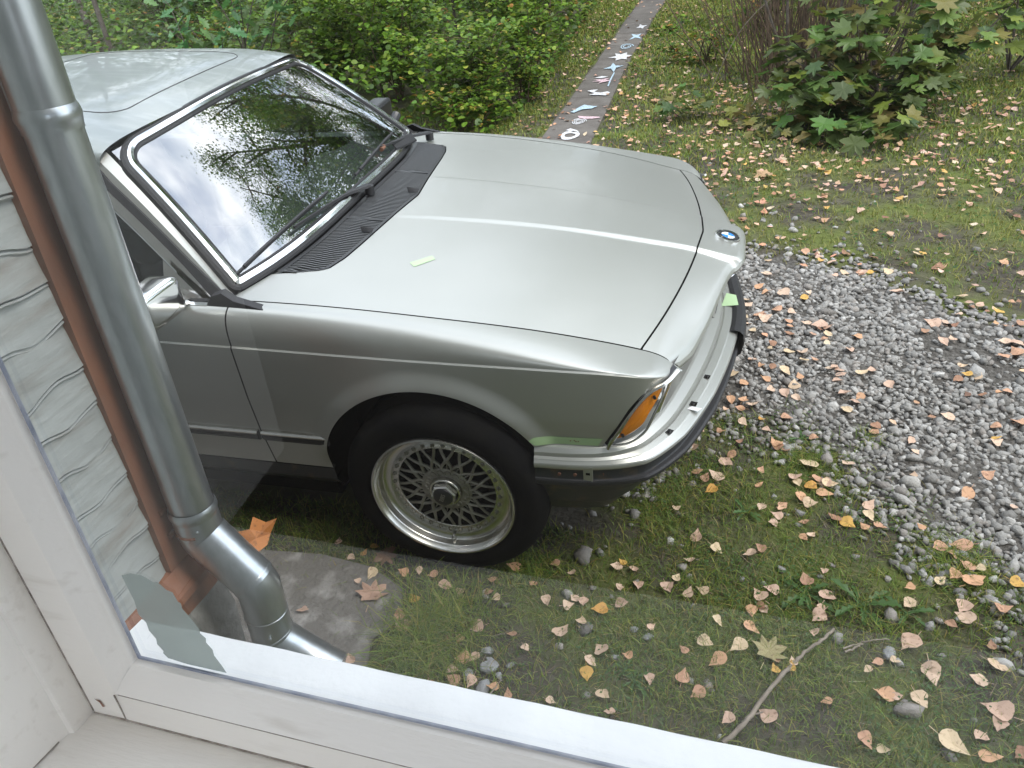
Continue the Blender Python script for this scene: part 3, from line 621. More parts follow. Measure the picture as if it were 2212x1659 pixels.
# ---- cabin
g = G(); g.box((-3.0, -.76, .26), (-.45, .76, .30)); g.box((-.56, -.76, .3), (-.50, .76, .86)); g.mk('cabin_floor', MT['interior'], car, sm=None)
V, F = grid(lambda s, y: (-.53-.42*s, y, .888+.012*math.sin(s*3)-.02*s-(.35*max(0, s-.85)/.15)+.045*math.exp(-((y-.36)/.17)**2)*sms(s, .35, .75)), np.linspace(0, 1, 18), np.linspace(-.735, .735, 50)); mk('dashboard', V, F, MT['interior_grey'], car, sm=50)
sw = G(); c = np.array([-1.0, .37, .895]); ax_ = np.array([-.90, 0, .42]); ax_ /= np.linalg.norm(ax_); e1 = np.array([0, 1., 0]); e2 = np.cross(ax_, e1)
sw.tube([c+.19*(math.cos(t)*e1+math.sin(t)*e2) for t in np.linspace(0, 2*math.pi, 41)], .0145, 8, cap=False); sw = sw.mk('steering_wheel', MT['black'], car)
g = G()
for t in (.3, math.pi-.3, -math.pi/2-.35, -math.pi/2+.35): g.tube([c-ax_*.03, c+.185*(math.cos(t)*e1+math.sin(t)*e2)], .012, 6)
g.tube([c-ax_*.05, c-ax_*.01], .05, 14); g.mk('steering_spoke', MT['black'], sw)
def rbox(a, b, bv, m, name, par, shear=0):
    mb = bmesh.new(); bmesh.ops.create_cube(mb, size=1.0); a, b = np.array(a), np.array(b); s_, c_ = b-a, (a+b)/2
    for v in mb.verts: v.co = Vector((v.co.x*s_[0], v.co.y*s_[1], v.co.z*s_[2]))
    bmesh.ops.bevel(mb, geom=mb.edges[:], offset=bv, segments=3, profile=.5, affect='EDGES')
    V = [(v.co.x+c_[0]+shear*(v.co.z), v.co.y+c_[1], v.co.z+c_[2]) for v in mb.verts]; F = [[v.index for v in f.verts] for f in mb.faces]; mb.free(); return mk(name, V, F, m, par, sm=50)
for y in (-.37, .37):
    s_ = rbox((-1.75, y-.24, .32), (-1.2, y+.24, .52), .05, MT['seat'], 'front_seat', car); rbox((-1.83, y-.23, .50), (-1.70, y+.23, 1.02), .05, MT['seat'], 'seat_back', s_, -.28); rbox((-1.98, y-.12, 1.0), (-1.90, y+.12, 1.16), .035, MT['seat'], 'headrest', s_, -.2)
rbox((-2.75, -.62, .35), (-2.5, .62, .95), .06, MT['seat'], 'rear_seat', car, -.3)
for sg in (-1, 1):
    g = G(); g.box((-2.3, min(sg*.74, sg*.775), .30), (-.62, max(sg*.74, sg*.775), .87)); g.box((-2.3, min(sg*.725, sg*.79), .87), (-.62, max(sg*.725, sg*.79), .893)); g.mk('door_lining', MT['interior_grey'], car, sm=None)
V, F = grid(lambda x, y: (x, y, float(roof_z(x, y))-.03), np.linspace(-1.02, -2.55, 14), np.linspace(-.56, .56, 14)); mk('headlining', V, F, MT['interior'], car)
mk('rear_view_mirror', [(-1.02, -.12, 1.17), (-1.02, .12, 1.17), (-1.01, .12, 1.225), (-1.01, -.12, 1.225)], [(0, 1, 2, 3)], MT['black_shiny'], car, sm=None)
# ---- wipers
def wiper(piv, knee, blade0, blade1, at_, plate=None, clipc=None):
    w = G(); w.tube([np.array(piv)+[0, 0, -.02], np.array(piv)+[0, 0, .010]], .017, 12); w = w.mk('wiper', MT['black'], car)
    P = crv([np.array(piv)+[0, 0, .008], np.array(knee), np.array(at_)], 6); bar(P, ip(np.linspace(0, 1, len(P)), [0, .35, .5, 1], [.030, .024, .012, .008]), .008, MT['black'], 'arm', w)
    b0, b1 = np.array(blade0), np.array(blade1); up = np.array([.66, 0, .74])
    g = G()
    g.tube([b0+up*.004, b1+up*.004], .0050, 5)                                    # rubber
    mid = (b0+b1)/2; g.tube([b0*.9+b1*.1+up*.008, b0*.75+b1*.25+up*.017, mid+up*.020, b0*.25+b1*.75+up*.017, b0*.1+b1*.9+up*.008], .0062, 5)
    g.mk('blade', MT['black'], w)
    if clipc is not None: g = G(); d = (b1-b0)/np.linalg.norm(b1-b0); g.tube([np.array(clipc)-d*.018+up*.016, np.array(clipc)+d*.018+up*.016], .009, 8); g.mk('rusty_joint', MT['rust'], w)
    if plate is not None: bar(plate, .045, .004, MT['black'], 'arm_plate', w, up=(.66, 0, .74))
def wp(u, v, h=.004):       # point on the screen by across / up
    return ws(u, v, h)
wiper((-.470, -.030, float(f_T(-.47, -.03))+.028), (-.520, -.135, .950), wp(-.975, .075, .006), wp(-.24, .145, .006), wp(-.60, .105, .018))
wiper((-.478, .640, float(f_T(-.478, .64))+.026), (-.530, .545, .940), wp(.03, .11, .006), wp(.70, .15, .006), wp(.40, .13, .018), plate=[np.array([-.520, .56, .938]), np.array([-.535, .44, .950]), np.array([-.545, .40, .955])], clipc=wp(.42, .125, .0))
# ---- wheels (built once about the origin, outer face towards -y)
def wheel_meshes():
    o = {}
    def me(k, g, m, ang=40):
        q = bpy.data.meshes.new(k); q.from_pydata([tuple(v) for v in g.V], [], g.F); q.materials.append(m); smooth(q, ang); o[k] = q
    g = G(); g.lathe([(.222, .012), (.228, .003), (.240, -.001), (.262, -.004), (.285, .003), (.300, .014), (.309, .028), (.314, .034), (.3155, .046), (.312, .050), (.3125, .054), (.316, .056), (.317, .110), (.312, .112), (.312, .117), (.317, .119), (.316, .180), (.309, .198), (.29, .212), (.26, .222), (.215, .215)], (0, 0, 0), 96); me('tyre', g, MT['tyre'])
    g = G(); g.lathe([(.216, .014), (.2235, .010), (.2245, .003), (.2225, -.002), (.2175, -.003), (.2135, .001), (.2125, .008), (.2070, .012), (.2045, .018), (.2030, .034), (.2000, .040), (.1935, .043), (.1790, .0475), (.1770, .0465), (.1545, .0465), (.1525, .049), (.1525, .062), (.156, .10), (.156, .20)], (0, 0, 0), 128); me('rim', g, MT['alloy'], 50)
    g = G(); g.lathe([(.001, .105), (.156, .105)], (0, 0, 0), 40); g.lathe([(.001, .085), (.12, .085), (.12, .10)], (0, 0, 0), 40); me('brake_disc', g, MT['dark'])
    # one forked spoke of the mesh
    g = G()
    def pol(r, a, y): return (r*math.cos(a), y, r*math.sin(a))
    A = 2*math.pi/16
    for s in (-1, 1):
        g.tube([pol(.1535, s*A*.345, .052), pol(.135, s*A*.26, .049), pol(.118, s*A*.10, .0475), pol(.110, 0, .047)], [.0046, .0044, .0052, .0066], 6)
        g.tube([pol(.112, 0, .047), pol(.098, s*A*.24, .0475), pol(.084, s*A*.5, .048), pol(.074, s*A*.5, .048)], [.0066, .0052, .0056, .0062], 6)
    g.tube([pol(.095, -A*.02, .050), pol(.078, 0, .050)], [.002, .003], 5)
    me('spoke', g, MT['alloy_dirty'])
    g = G(); g.lathe([(.074, .062), (.080, .049), (.0795, .046), (.076, .0445), (.0505, .0425), (.0500, .048)], (0, 0, 0), 64)
    me('wheel_centre', g, MT['alloy_dirty'])
    g = G()
    for k, rr, n in ((0, .0625, 16),):
        for i in range(n):
            a = i*A+A/2; c_ = pol(rr, a, .044); g.lathe([(.0001, .0020), (.0055, .0018), (.0075, -.0032), (.0096, -.0036), (.0110, -.0012), (.0112, .002)], c_, 10)
    me('dimple', g, MT['alloy_dirty'])
    g = G(); g.lathe([(.0105, 0), (.0105, 0)], (0, 0, 0), 3); g = G(); g.lathe([(.0001, -.0075), (.0040, -.0075), (.0046, -.0060), (.0048, -.0015), (.0072, -.001), (.0074, .0015)], (.1655, .0465, 0), 10); me('rim_bolt', g, MT['alloy_dirty'])
    g = G(); g.lathe([(.050, .045), (.050, .030), (.0475, .027), (.043, .027), (.040, .031)], (0, 0, 0), 48); me('hub_ring', g, MT['alloy'])
    g = G(); hx = [(math.cos(i*math.pi/3+.2), math.sin(i*math.pi/3+.2)) for i in range(6)]
    V = [(c_*.0415, .034, s_*.0415) for c_, s_ in hx]+[(c_*.0405, .014, s_*.0405) for c_, s_ in hx]+[(c_*.036, .010, s_*.036) for c_, s_ in hx]
    g.add(V, [(i, (i+1) % 6, 6+(i+1) % 6, 6+i) for i in range(6)]+[(6+i, 6+(i+1) % 6, 12+(i+1) % 6, 12+i) for i in range(6)]+[tuple(range(12, 18))]); me('hub_nut', g, MT['alloy'], 20)
    g = G(); g.lathe([(.0001, .0040), (.024, .0045), (.030, .0065), (.0315, .011)], (0, 0, 0), 40); me('hub_cap', g, MT['black_shiny'])
    V, F = letters('BBS', .019); a = R(68); ca, sa = math.cos(a), math.sin(a)
    g = G(); g.add([((v[0]*ca-v[1]*sa), .0034-v[2], (v[0]*sa+v[1]*ca)) for v in V], F); me('lettering', g, MT['alloy_dirty'], 20)
    g = G(); g.tube([(0, .043, -.187), (0, .024, -.190)], [.0042, .0036], 8); me('valve', g, MT['chrome'])
    return o
WM = wheel_meshes()
def wheel(x, y, sg, full=True):
    w = empty('wheel', (x, y, .316)); w.parent = car; w.location = (x, y, .316)
    if sg > 0: w.rotation_euler = (0, 0, math.pi)
    def put(k, ry=0):
        o = bpy.data.objects.new(k, WM[k]); COL.objects.link(o); o.parent = w; o.rotation_euler = (0, ry, 0); return o
    for k in ('tyre', 'rim', 'brake_disc', 'wheel_centre'): put(k)
    for i in range(16): put('spoke', i*math.pi/8+.12)
    if full:
        for i in range(32): put('rim_bolt', i*math.pi/16+.06)
        for k in ('dimple', 'hub_ring', 'hub_nut', 'hub_cap', 'lettering', 'valve'): put(k, 0)
wheel(0, -.896, -1); wheel(-2.63, -.896, -1); wheel(0, .896, 1, False); wheel(-2.63, .896, 1, False)
# ================================================================== GROUND AND PATH
def path_y(x): return 0
V, F = grid(lambda x, y: (x, y, 0.0), np.linspace(-60, 60, 25), np.linspace(-60, 70, 27))
mk('ground', V, F, MT['ground'], kind='structure', sm=None)
# gravel area: between a lower and an upper edge
g_top = lambda x: ip(x, [-3, .5, .73, .89, 1.19, 1.51, 1.68, 2.04, 2.6, 4], [1.9, 2.05, 2.0, 1.62, 1.52, 1.38, 1.15, .92, .75, .5])
g_bot = lambda x: ip(x, [-3, .15, .49, .80, 1.11, 1.29, 1.47, 1.61, 1.9, 2.4, 4], [-.2, -.42, -.46, -.12, -.17, -.50, -.64, -.86, -1.15, -1.4, -2.2])
def wob(x, y, s=1.): return .10*np.sin(3.1*x*s+1.3)*np.cos(2.7*y*s)+.06*np.sin(8.3*x*s+y*5)+.04*np.cos(17*y*s-x*11)
def g_in(x, y):      # >0 inside the gravel, metres from its edge
    return np.minimum(y-g_bot(x), g_top(x)-y)+wob(x, y)*.8
gx, gy = np.linspace(-3, 4, 141), np.linspace(-2.4, 2.4, 97); V, F = grid(lambda x, y: (x, y, .004+.006*math.sin(x*7+y*3)*math.sin(y*9)), gx, gy); V, F = clip(V, F, lambda P: g_in(P[:, 0], P[:, 1])-.13+.08*np.sin(P[:, 0]*31)*np.sin(P[:, 1]*27))
mk('gravel_bed', [(x, y, max(z, .004)) for x, y, z in V], F, MT['grit'], kind='structure')
PX0 = lambda y: ip(y, [2.5, 3.3, 6, 8, 10, 14, 24], [-.71, -.68, -.645, -.62, -.585, -.45, -.1])
PX1 = lambda y: ip(y, [2.5, 3.3, 6, 8, 10, 14, 24], [-.23, -.265, -.31, -.285, -.235, -.1, .25])
path = empty('garden_path', (-.47, 3.0, 0)); tag(path, kind='structure')
ys_ = [2.35, 2.93, 3.51, 4.08, 4.65, 5.26, 5.70, 6.14, 6.75, 7.35, 7.95, 8.55, 9.15, 9.75, 10.4, 11.0, 11.6, 12.2, 12.9]
for a, b in zip(ys_[:-1], ys_[1:]):
    z = .012+random.uniform(-.003, .003); j = .006; g = G()
    x00, x01, x10, x11 = float(PX0(a)), float(PX1(a)), float(PX0(b)), float(PX1(b)); w_ = random.uniform(-.008, .008)
    V = [(x00+w_, a+j, -.03), (x01+w_, a+j, -.03), (x11+w_, b-j, -.03), (x10+w_, b-j, -.03), (x00+w_, a+j, z-.006), (x01+w_, a+j, z-.006), (x11+w_, b-j, z-.006), (x10+w_, b-j, z-.006),
         (x00+w_+.012, a+j+.010, z), (x01+w_-.012, a+j+.010, z), (x11+w_-.012, b-j-.010, z), (x10+w_+.012, b-j-.010, z)]
    g.add(V, [(0, 1, 5, 4), (1, 2, 6, 5), (2, 3, 7, 6), (3, 0, 4, 7), (4, 5, 9, 8), (5, 6, 10, 9), (6, 7, 11, 10), (7, 4, 8, 11), (8, 9, 10, 11)])
    g.mk('slab', MT['slab'], path, sm=None)
# chalk drawings lying flat on the slabs
def chalk(P, m, z=.0185): mk('chalk_drawing', [(x, y, z) for x, y in P], [tuple(range(len(P)))], MT[m], path, sm=None)
def star(u, v, w, h, rot=0, m='chalk_white', n=5, inner=.42, z=.0185):
    c = pt_ground(u, v); L_ = []; sx = w/2; 
    for i in range(2*n):
        t = math.pi*i/n+rot; r_ = 1 if i % 2 == 0 else inner; r_ *= random.uniform(.85, 1.12); L_.append((c[0]+sx*r_*math.cos(t), c[1]+h/2*r_*math.sin(t)))
    V = [(c[0], c[1], z)]+[(x, y, z) for x, y in L_]; mk('chalk_drawing', V, [(0, 1+i, 1+(i+1) % (2*n)) for i in range(2*n)], MT[m], path, sm=None)
def ring(u, v, w, h, th, m='chalk_white', turns=1., z=.0185):
    c = pt_ground(u, v); n = int(40*turns); A, B = [], []
    for i in range(n+1):
        t = 2*math.pi*turns*i/n; k = 1-(.75*i/n if turns > 1 else 0); wob_ = 1+.05*math.sin(3*t+1)
        A.append((c[0]+(w/2*k+th/2)*wob_*math.cos(t), c[1]+(h/2*k+th)*wob_*math.sin(t), z)); B.append((c[0]+(w/2*k-th/2)*wob_*math.cos(t), c[1]+(h/2*k-th)*wob_*math.sin(t), z))
    mk('chalk_drawing', *strip(A, B), MT[m], path, sm=None)
def poly_px(Q, m, z=.0185): chalk([tuple(pt_ground(u, v, z)[:2]) for u, v in Q], m, z)
ring(1231, 297, .115, .16, .030); 
poly_px([(1222, 281), (1232, 277), (1246, 281), (1251, 285), (1238, 285), (1228, 282)], 'chalk_white')
ring(1250, 267, .12, .17, .007, turns=3.0)
poly_px([(1248, 250), (1262, 251), (1294, 252), (1297, 254), (1280, 256), (1252, 257)], 'chalk_pink')
poly_px([(1232, 242), (1250, 232), (1262, 226), (1282, 229), (1291, 229), (1278, 234), (1258, 236), (1240, 243)], 'chalk_blue')
poly_px([(1268, 196), (1279, 194), (1292, 193), (1284, 198), (1297, 200), (1313, 197), (1318, 200), (1308, 206), (1296, 205), (1272, 205), (1284, 201)], 'chalk_white')
poly_px([(1283, 172), (1298, 171), (1318, 168), (1308, 172), (1322, 173), (1300, 178), (1290, 181), (1298, 176), (1278, 176), (1292, 174)], 'chalk_pink')
poly_px([(1284, 168), (1300, 164), (1314, 165), (1300, 169)], 'chalk_white')
star(1325, 149, .20, .40, .3, 'chalk_blue', 4, .35); star(1342, 126, .24, .38, .2, 'chalk_white', 6, .55)
ring(1353, 104, .14, .28, .010, 'chalk_blue', 2.2); star(1374, 82, .17, .42, .9, 'chalk_blue', 4, .35); star(1386, 61, .14, .32, .5, 'chalk_white', 4, .4)
poly_px([(1312, 186), (1318, 170), (1326, 156), (1328, 157), (1320, 173), (1315, 186)], 'chalk_blue', .0182)

# weathered concrete apron at the foot of the wall
ap = [(-3.2, -.60), (-.95, -.78), (-.66, -.92), (-.46, -.905), (-.27, -.93), (-.14, -1.00), (-.10, -1.10), (-.16, -1.20), (-.13, -1.33), (-.30, -1.45), (-.35, -1.9), (-3.2, -1.9)]
V = [(x, y, .016) for x, y in ap]+[(x, y, -.05) for x, y in ap]; n = len(ap)
mk('concrete_apron', V, [tuple(range(n))]+[(i, n+i, n+(i+1) % n, (i+1) % n) for i in range(n)], MT['apron'], kind='structure', sm=None)

# ================================================================== HOUSE (its own axes: x along the window wall, y outwards, z up, zero at the camera)
HM = np.array([[0.9989, 0.0476, -0.0037], [-0.0473, 0.9977, 0.0489], [0.0061, -0.0487, 0.9988]])
def H(p): return CAM+HM@np.asarray(p, float)
house = empty('house', tuple(H((-1.33, .6, -1.9))), 'pale grey-green timber house corner with rippled cladding and the white window looked through', 'house')
WX, WY = -1.33, 1.185
zs_ = [-1.345, -1.262, -1.178, -1.107, -1.028, -.929, -.835, -.751, -.644, -.562, -.47, -.385, -.295, -.20, -.11, -.015, .08, .17, .26, .35, .44, .53, .62]
for k, (z0, z1) in enumerate(zip(zs_[:-1], zs_[1:])):
    ph = random.uniform(0, 6.28); am = random.uniform(.006, .011)
    def bp(y, s, ph=ph, am=am, z0=z0, z1=z1):
        w_ = am*math.sin(y*23+ph)+am*.5*math.sin(y*47+ph*2)
        z = z0+w_*(1-s)+(z1-z0+.012)*s; x = WX+.011*(1-s)**1.0+.003*math.sin(y*23+ph+s*2)+.0012*math.sin(y*90+s*7)
        return H((x, y, z))
    Y = np.linspace(.30, WY-.099, 46); V, F = grid(bp, Y, np.linspace(0, 1, 7)); b = [H((WX-.006, y, z0+.004+am*math.sin(y*23+ph)+am*.5*math.sin(y*47+ph*2))) for y in Y]; e = [bp(y, 0) for y in Y]
    g = G(); g.add(V, F); g.add(*strip(b, e)); 
    # the thin bead under each board
    e2 = [np.array(q)+HM@np.array([-.007, 0, -.009]) for q in e]; g.tube(e2, .0042, 6)
    g.mk('board', MT['board'], house, sm=50)
g = G(); g.box((WX-.10, WY-.102, -1.33), (WX+.022, WY+.022, 1.2), T=H); g.mk('corner_board', MT['brown'], house)
g = G()
# sloping brown water table under the cladding
prof = [(WX-.02, -1.325), (WX+.018, -1.335), (WX+.050, -1.385), (WX+.052, -1.405), (WX+.030, -1.41), (WX+.028, -1.475), (WX-.02, -1.48)]
rws = [[H((x, y, z)) for y in (.3, WY+.06)] for x, z in prof]
for a, b in zip(rws[:-1], rws[1:]): g.add(*strip(a, b))
g.add([r_[1] for r_ in rws], [tuple(range(len(rws)))]); g.mk('drip_board', MT['brown'], house, sm=None)
def rough_block(a, b, m, name, par, amp=.012, n=14):
    g = G(); x0, y0, z0 = a; x1, y1, z1 = b
    def nz_(p): return np.array([math.sin(p[0]*31+p[2]*17)+math.sin(p[1]*43+p[2]*29), math.sin(p[1]*37+p[2]*23)+math.sin(p[0]*53), 0])*amp*.5
    for fn in (lambda u, v: (x1, y0+(y1-y0)*u, z0+(z1-z0)*v), lambda u, v: (x1+(x0-x1)*u, y1, z0+(z1-z0)*v)):
        V, F = grid(lambda u, v: H(np.array(fn(u, v))+nz_(fn(u, v))), np.linspace(0, 1, n), np.linspace(0, 1, n)); g.add(V, F)
    return g.mk(name, m, par, sm=60)
rough_block((-4.5, .3, -2.05), (WX+.035, WY+.03, -1.47), MT['concrete'], 'foundation', house)
# end wall facing the car and the wall round the window, upper storey
g = G(); g.box((-5.5, WY-.10, -1.45), (WX-.101, WY-.002, 1.6), T=H)
for k in range(32): g.box((-5.5, WY-.003, -1.40+k*.09), (WX-.101, WY+.010, -1.40+k*.09+.085), T=H)
g.mk('end_wall_cladding', MT['board'], house, sm=None, kind='stuff')
g = G(); YW = .47
for a, b in (((-1.34, .36, -1.9), (-.76, YW, 2.3)), ((.80, .36, -1.9), (4.5, YW, 2.3)), ((-.76, .36, -1.9), (.80, YW, -.815)), ((-.76, .36, 1.30), (.80, YW, 2.3))): g.box(a, b, T=H)
g.mk('window_wall', MT['board'], house, sm=None)
g = G(); g.box((-6, -.2, 1.62), (-1.25, WY+.12, 1.72), T=H); g.box((-1.25, -.2, 2.32), (4.8, .48, 2.42), T=H); g.mk('eaves', MT['white_sill'], house, sm=None)
# window parts
win = empty('window', tuple(H((0, .45, -.7)))); win.parent = house; win.location = Vector(H((0, .45, -.7)))-Vector(house.location)
def frame_member(P, prof_in, name):
    pass
XL, XR, ZB, ZT = -.640, .62, -.703, 1.25
g = G(); g.add([H((XL-.01, .452, ZB-.01)), H((XR, .452, ZB-.01)), H((XR, .452, ZT)), H((XL-.01, .452, ZT))], [(0, 1, 2, 3)]); g.mk('pane', MT['pane'], win, sm=None)
# left stile: bevel, flat face, side
def extr(prof, p0, p1, name, m, sm=30, par=None):
    """extrude a profile of offsets between two ends; prof gives (a,b) pairs mapped by p0/p1 callables"""
    A = [H(p0(*q)) for q in prof]; B = [H(p1(*q)) for q in prof]; g = G(); g.add(*strip(A, B)); return g.mk(name, m, par or win, sm=sm)
stile = [(-.640, .448), (-.6425, .447), (-.645, .440), (-.652, .436), (-.662, .4225), (-.666, .420), (-.7135, .419), (-.7155, .4215), (-.7165, .445)]
extr(stile, lambda x, y: (x, y, ZB-.0865), lambda x, y: (x, y, ZT), 'sash_stile', MT['white_paint'])
rail = [(-.703, .448), (-.7055, .447), (-.708, .440), (-.713, .437), (-.733, .424), (-.7375, .4215), (-.740, .4195), (-.742, .4205), (-.785, .4185), (-.7875, .420), (-.789, .445)]
extr(rail, lambda z, y: (-.668+.0*z+(-.642+.668)*max(0, (z+.742)/.039), y, z), lambda z, y: (XR, y, z), 'sash_rail', MT['white_paint'])
g = G(); g.box((-.6675, .4180, -.7875), (-.6660, .4192, -.742), T=H); g.mk('joint_line', MT['grime'], win, sm=None)
g = G(); g.tube([H((-.6395, .4475, ZT)), H((-.6395, .4475, -.7035)), ], .0022, 6); g.tube([H((-.6395, .4475, -.7035)), H((XR, .4475, -.7035))], .0022, 6); g.mk('glazing_seal', MT['gasket'], win)
g = G(); g.tube([H((-.662, .4205, -.7415)), H((-.5, .4205, -.7415)), H((XR, .4205, -.7415))], .0012, 5); g.tube([H((-.7145, .4195, -.7885)), H((XR, .4195, -.7885))], .0016, 5); g.tube([H((-.7165, .4205, ZT)), H((-.7165, .4205, -.787))], .0015, 5); g.mk('dirt_line', MT['grime'], win)
# jamb lining with its stop bead, and the inner sill
jam = [(-.7170, .450), (-.7175, .395), (-.7190, .390), (-.7245, .388), (-.7265, .380), (-.745, .20), (-.7465, .185), (-.752, .185), (-.775, -.05)]
extr(jam, lambda x, y: (x, y, -.7895), lambda x, y: (x, y, ZT), 'jamb_lining', MT['white_paint'])
g = G(); V, F = grid(lambda x, y: H((x, y, -.789-.004*((.445-y)/.3))), np.linspace(-1.0, XR, 12), np.linspace(.445, .15, 8)); g.add(V, F)
g.add(*strip([H((x, .15, -.793)) for x in (-1.0, XR)], [H((x, .15, -.825)) for x in (-1.0, XR)]))
g.mk('inner_sill', MT['white_paint'], win, sm=30)
g = G(); g.tube([H((-.7465, .20, -.788)), H((-.7275, .375, -.788))], .0014, 5); g.mk('dirt_line', MT['grime'], win)
g = G(); g.add([H(p) for p in ((-.702, .4182, -.7585), (-.694, .4182, -.7600), (-.691, .4182, -.7700), (-.695, .4182, -.7715), (-.6965, .4182, -.7640))], [(0, 1, 2, 3, 4)]); g.mk('paint_chip', MT['brown'], win, sm=None)
# outer sill and outer frame
g = G(); V, F = grid(lambda x, y: H((x, y, -.7085-.10*(y-.452)+.0008*math.sin(x*60))), np.linspace(-.686, .80, 60), np.linspace(.452, .5035, 4)); g.add(V, F)
X_ = np.linspace(-.686, .80, 60); g.add(*strip([H((x, .5035, -.7137)) for x in X_], [H((x, .5035, -.745)) for x in X_])); g.add([H(p) for p in ((-.686, .452, -.7085), (-.686, .5035, -.7137), (-.686, .5035, -.745), (-.686, .452, -.745))], [(0, 1, 2, 3)])
g.mk('outer_sill', MT['white_sill'], win, sm=30)
# torn film stuck to the glass in the corner
fp = [(-.614, -.572), (-.600, -.566), (-.585, -.566), (-.573, -.573), (-.568, -.571), (-.560, -.581), (-.553, -.583), (-.551, -.596), (-.548, -.598), (-.549, -.606), (-.543, -.618), (-.537, -.634), (-.538, -.641), (-.533, -.647), (-.535, -.654), (-.530, -.664), (-.531, -.674), (-.526, -.688), (-.523, -.700), (-.545, -.700), (-.575, -.700), (-.600, -.697), (-.604, -.690), (-.602, -.686), (-.607, -.676), (-.605, -.667), (-.610, -.655), (-.609, -.642), (-.615, -.630), (-.612, -.610)]
g = G(); n = len(fp); c_ = (-.572, -.64); g.add([H((c_[0], .4497, c_[1]))]+[H((x, .4502, z)) for x, z in fp], [(0, 1+i, 1+(i+1) % n) for i in range(n)]); g.mk('torn_film', MT['film'], win, sm=None, label='torn patch of greyish translucent film on the lower corner of the pane')
# room behind the window: floor, walls, ceiling, with the upper back wall left open, added to let sky light in
g = G(); g.box((-2.6, -3.6, -1.30), (4.5, .36, -1.25), T=H); g.mk('room_floor', MT['floor'], house, sm=None)
g = G(); g.box((-2.7, -3.6, -1.25), (-2.6, .36, 1.9), T=H); g.box((-2.6, .30, -1.25), (-.80, .355, 1.9), T=H); g.box((.85, .30, -1.25), (4.5, .355, 1.9), T=H); g.box((-.80, .30, -1.25), (.85, .355, -.83), T=H); g.box((-2.6, .30, 1.32), (4.5, .355, 1.9), T=H)
g.box((-2.6, -3.7, -1.25), (4.5, -3.6, -.10), T=H)
g.box((-2.7, -3.7, 1.9), (4.5, .355, 1.96), T=H); g.box((4.4, -3.6, -1.25), (4.5, .36, 1.9), T=H)
g.mk('room_wall', MT['room'], house, sm=None)
# ---------------- downpipe at the corner
dp = empty('downpipe', tuple(H((-1.0, 1.16, -1.75))), 'galvanised steel downpipe with two elbows fixed to the brown corner board', 'downpipe')
def pipe(P, r, name, m='zinc', seam=True, n=28):
    P = np.array(P, float); g = G(); g.tube([H(p) for p in P], np.asarray(r)*.84, n, cap=False); o = g.mk(name, MT[m], dp, sm=60)
    return o
cx_, cy_ = -1.252, 1.16
pipe([(cx_, cy_, 1.6), (cx_, cy_, .5), (cx_, cy_, -.2), (cx_, cy_, -.278)], .0630, 'pipe_section')
pipe([(cx_, cy_, -.245), (cx_, cy_, -.252), (cx_, cy_, -.262), (cx_, cy_, -.272), (cx_, cy_, -.283), (cx_, cy_, -.290)], [.0630, .0665, .069, .0665, .0640, .0640], 'pipe_bead')
pipe([(cx_, cy_, -.268), (cx_, cy_, -.30), (cx_, cy_, -.7), (cx_, cy_, -1.185)], .0615, 'pipe_section')
pipe([(cx_, cy_, -1.165), (cx_, cy_, -1.172), (cx_, cy_, -1.180), (cx_, cy_, -1.188), (cx_, cy_, -1.196)], [.0645, .0675, .0690, .0675, .0650], 'pipe_bead')
pipe([(cx_, cy_, -1.18), (cx_, cy_, -1.24), (cx_+.004, cy_, -1.262), (cx_+.018, cy_, -1.285)], .0650, 'pipe_collar')
pipe([(cx_+.010, cy_, -1.262), (cx_+.026, cy_+.0, -1.285), (cx_+.110, cy_+.004, -1.400)], [.0665, .067, .0665], 'elbow_section')
pipe([(cx_+.100, cy_+.004, -1.385), (cx_+.114, cy_+.005, -1.415), (cx_+.112, cy_+.006, -1.48), (cx_+.106, cy_+.007, -1.600)], [.0650, .0655, .065, .064], 'elbow_section')
pipe([(cx_+.106, cy_+.007, -1.585), (cx_+.120, cy_+.010, -1.620), (cx_+.21, cy_+.014, -1.68), (cx_+.265, cy_+.016, -1.712)], [.0665, .066, .064, .064], 'spout')
for a_, b_, r_ in (((cx_+.100, cy_+.004, -1.388), (cx_+.111, cy_+.004, -1.402), .0675), ((cx_+.110, cy_+.006, -1.505), (cx_+.110, cy_+.006, -1.510), .0660), ((cx_+.106, cy_+.007, -1.588), (cx_+.109, cy_+.007, -1.597), .0680)):
    a_, b_ = np.array(a_), np.array(b_); pipe([a_, a_+(b_-a_)*.25, (a_+b_)/2, b_], [r_-.003, r_, r_+.0008, r_-.002], 'pipe_rim')
g = G(); g.tube([H((cx_-.014, cy_+.051, 1.5)), H((cx_-.014, cy_+.051, -.25))], .004, 6); g.tube([H((cx_-.034, cy_-.041, 1.5)), H((cx_-.034, cy_-.041, -.25))], .0016, 5); g.tube([H((cx_-.046, cy_-.025, -.30)), H((cx_-.046, cy_-.025, -1.16))], .0014, 5); g.mk('folded_seam', MT['zinc'], dp)
for p in ((cx_+.033, cy_-.043, -1.215), (cx_+.058, cy_-.043, -1.31), (cx_+.14, cy_-.042, -1.555)):
    g = G(); q = H(p); d = HM@np.array([.6, -.8, 0]); g.tube([q-d*.004, q+d*.003, q+d*.0045], [.0042, .004, .0015], 8); g.mk('rivet', MT['zinc'], dp)
g = G(); g.tube([H((cx_+.0535*math.cos(t), cy_+.0535*math.sin(t), -1.232)) for t in np.linspace(2.2, 5.2, 14)], .0045, 6); g.mk('pipe_clamp', MT['rust'], dp)
for dx, dz in ((-.052, -1.24), (-.056, -1.17)):
    g = G(); g.tube([H((cx_+dx, cy_-.030+.0, dz)), H((cx_+dx, cy_-.048, dz))], [.009, .008], 10); g.mk('clamp_bolt', MT['rust'], dp)
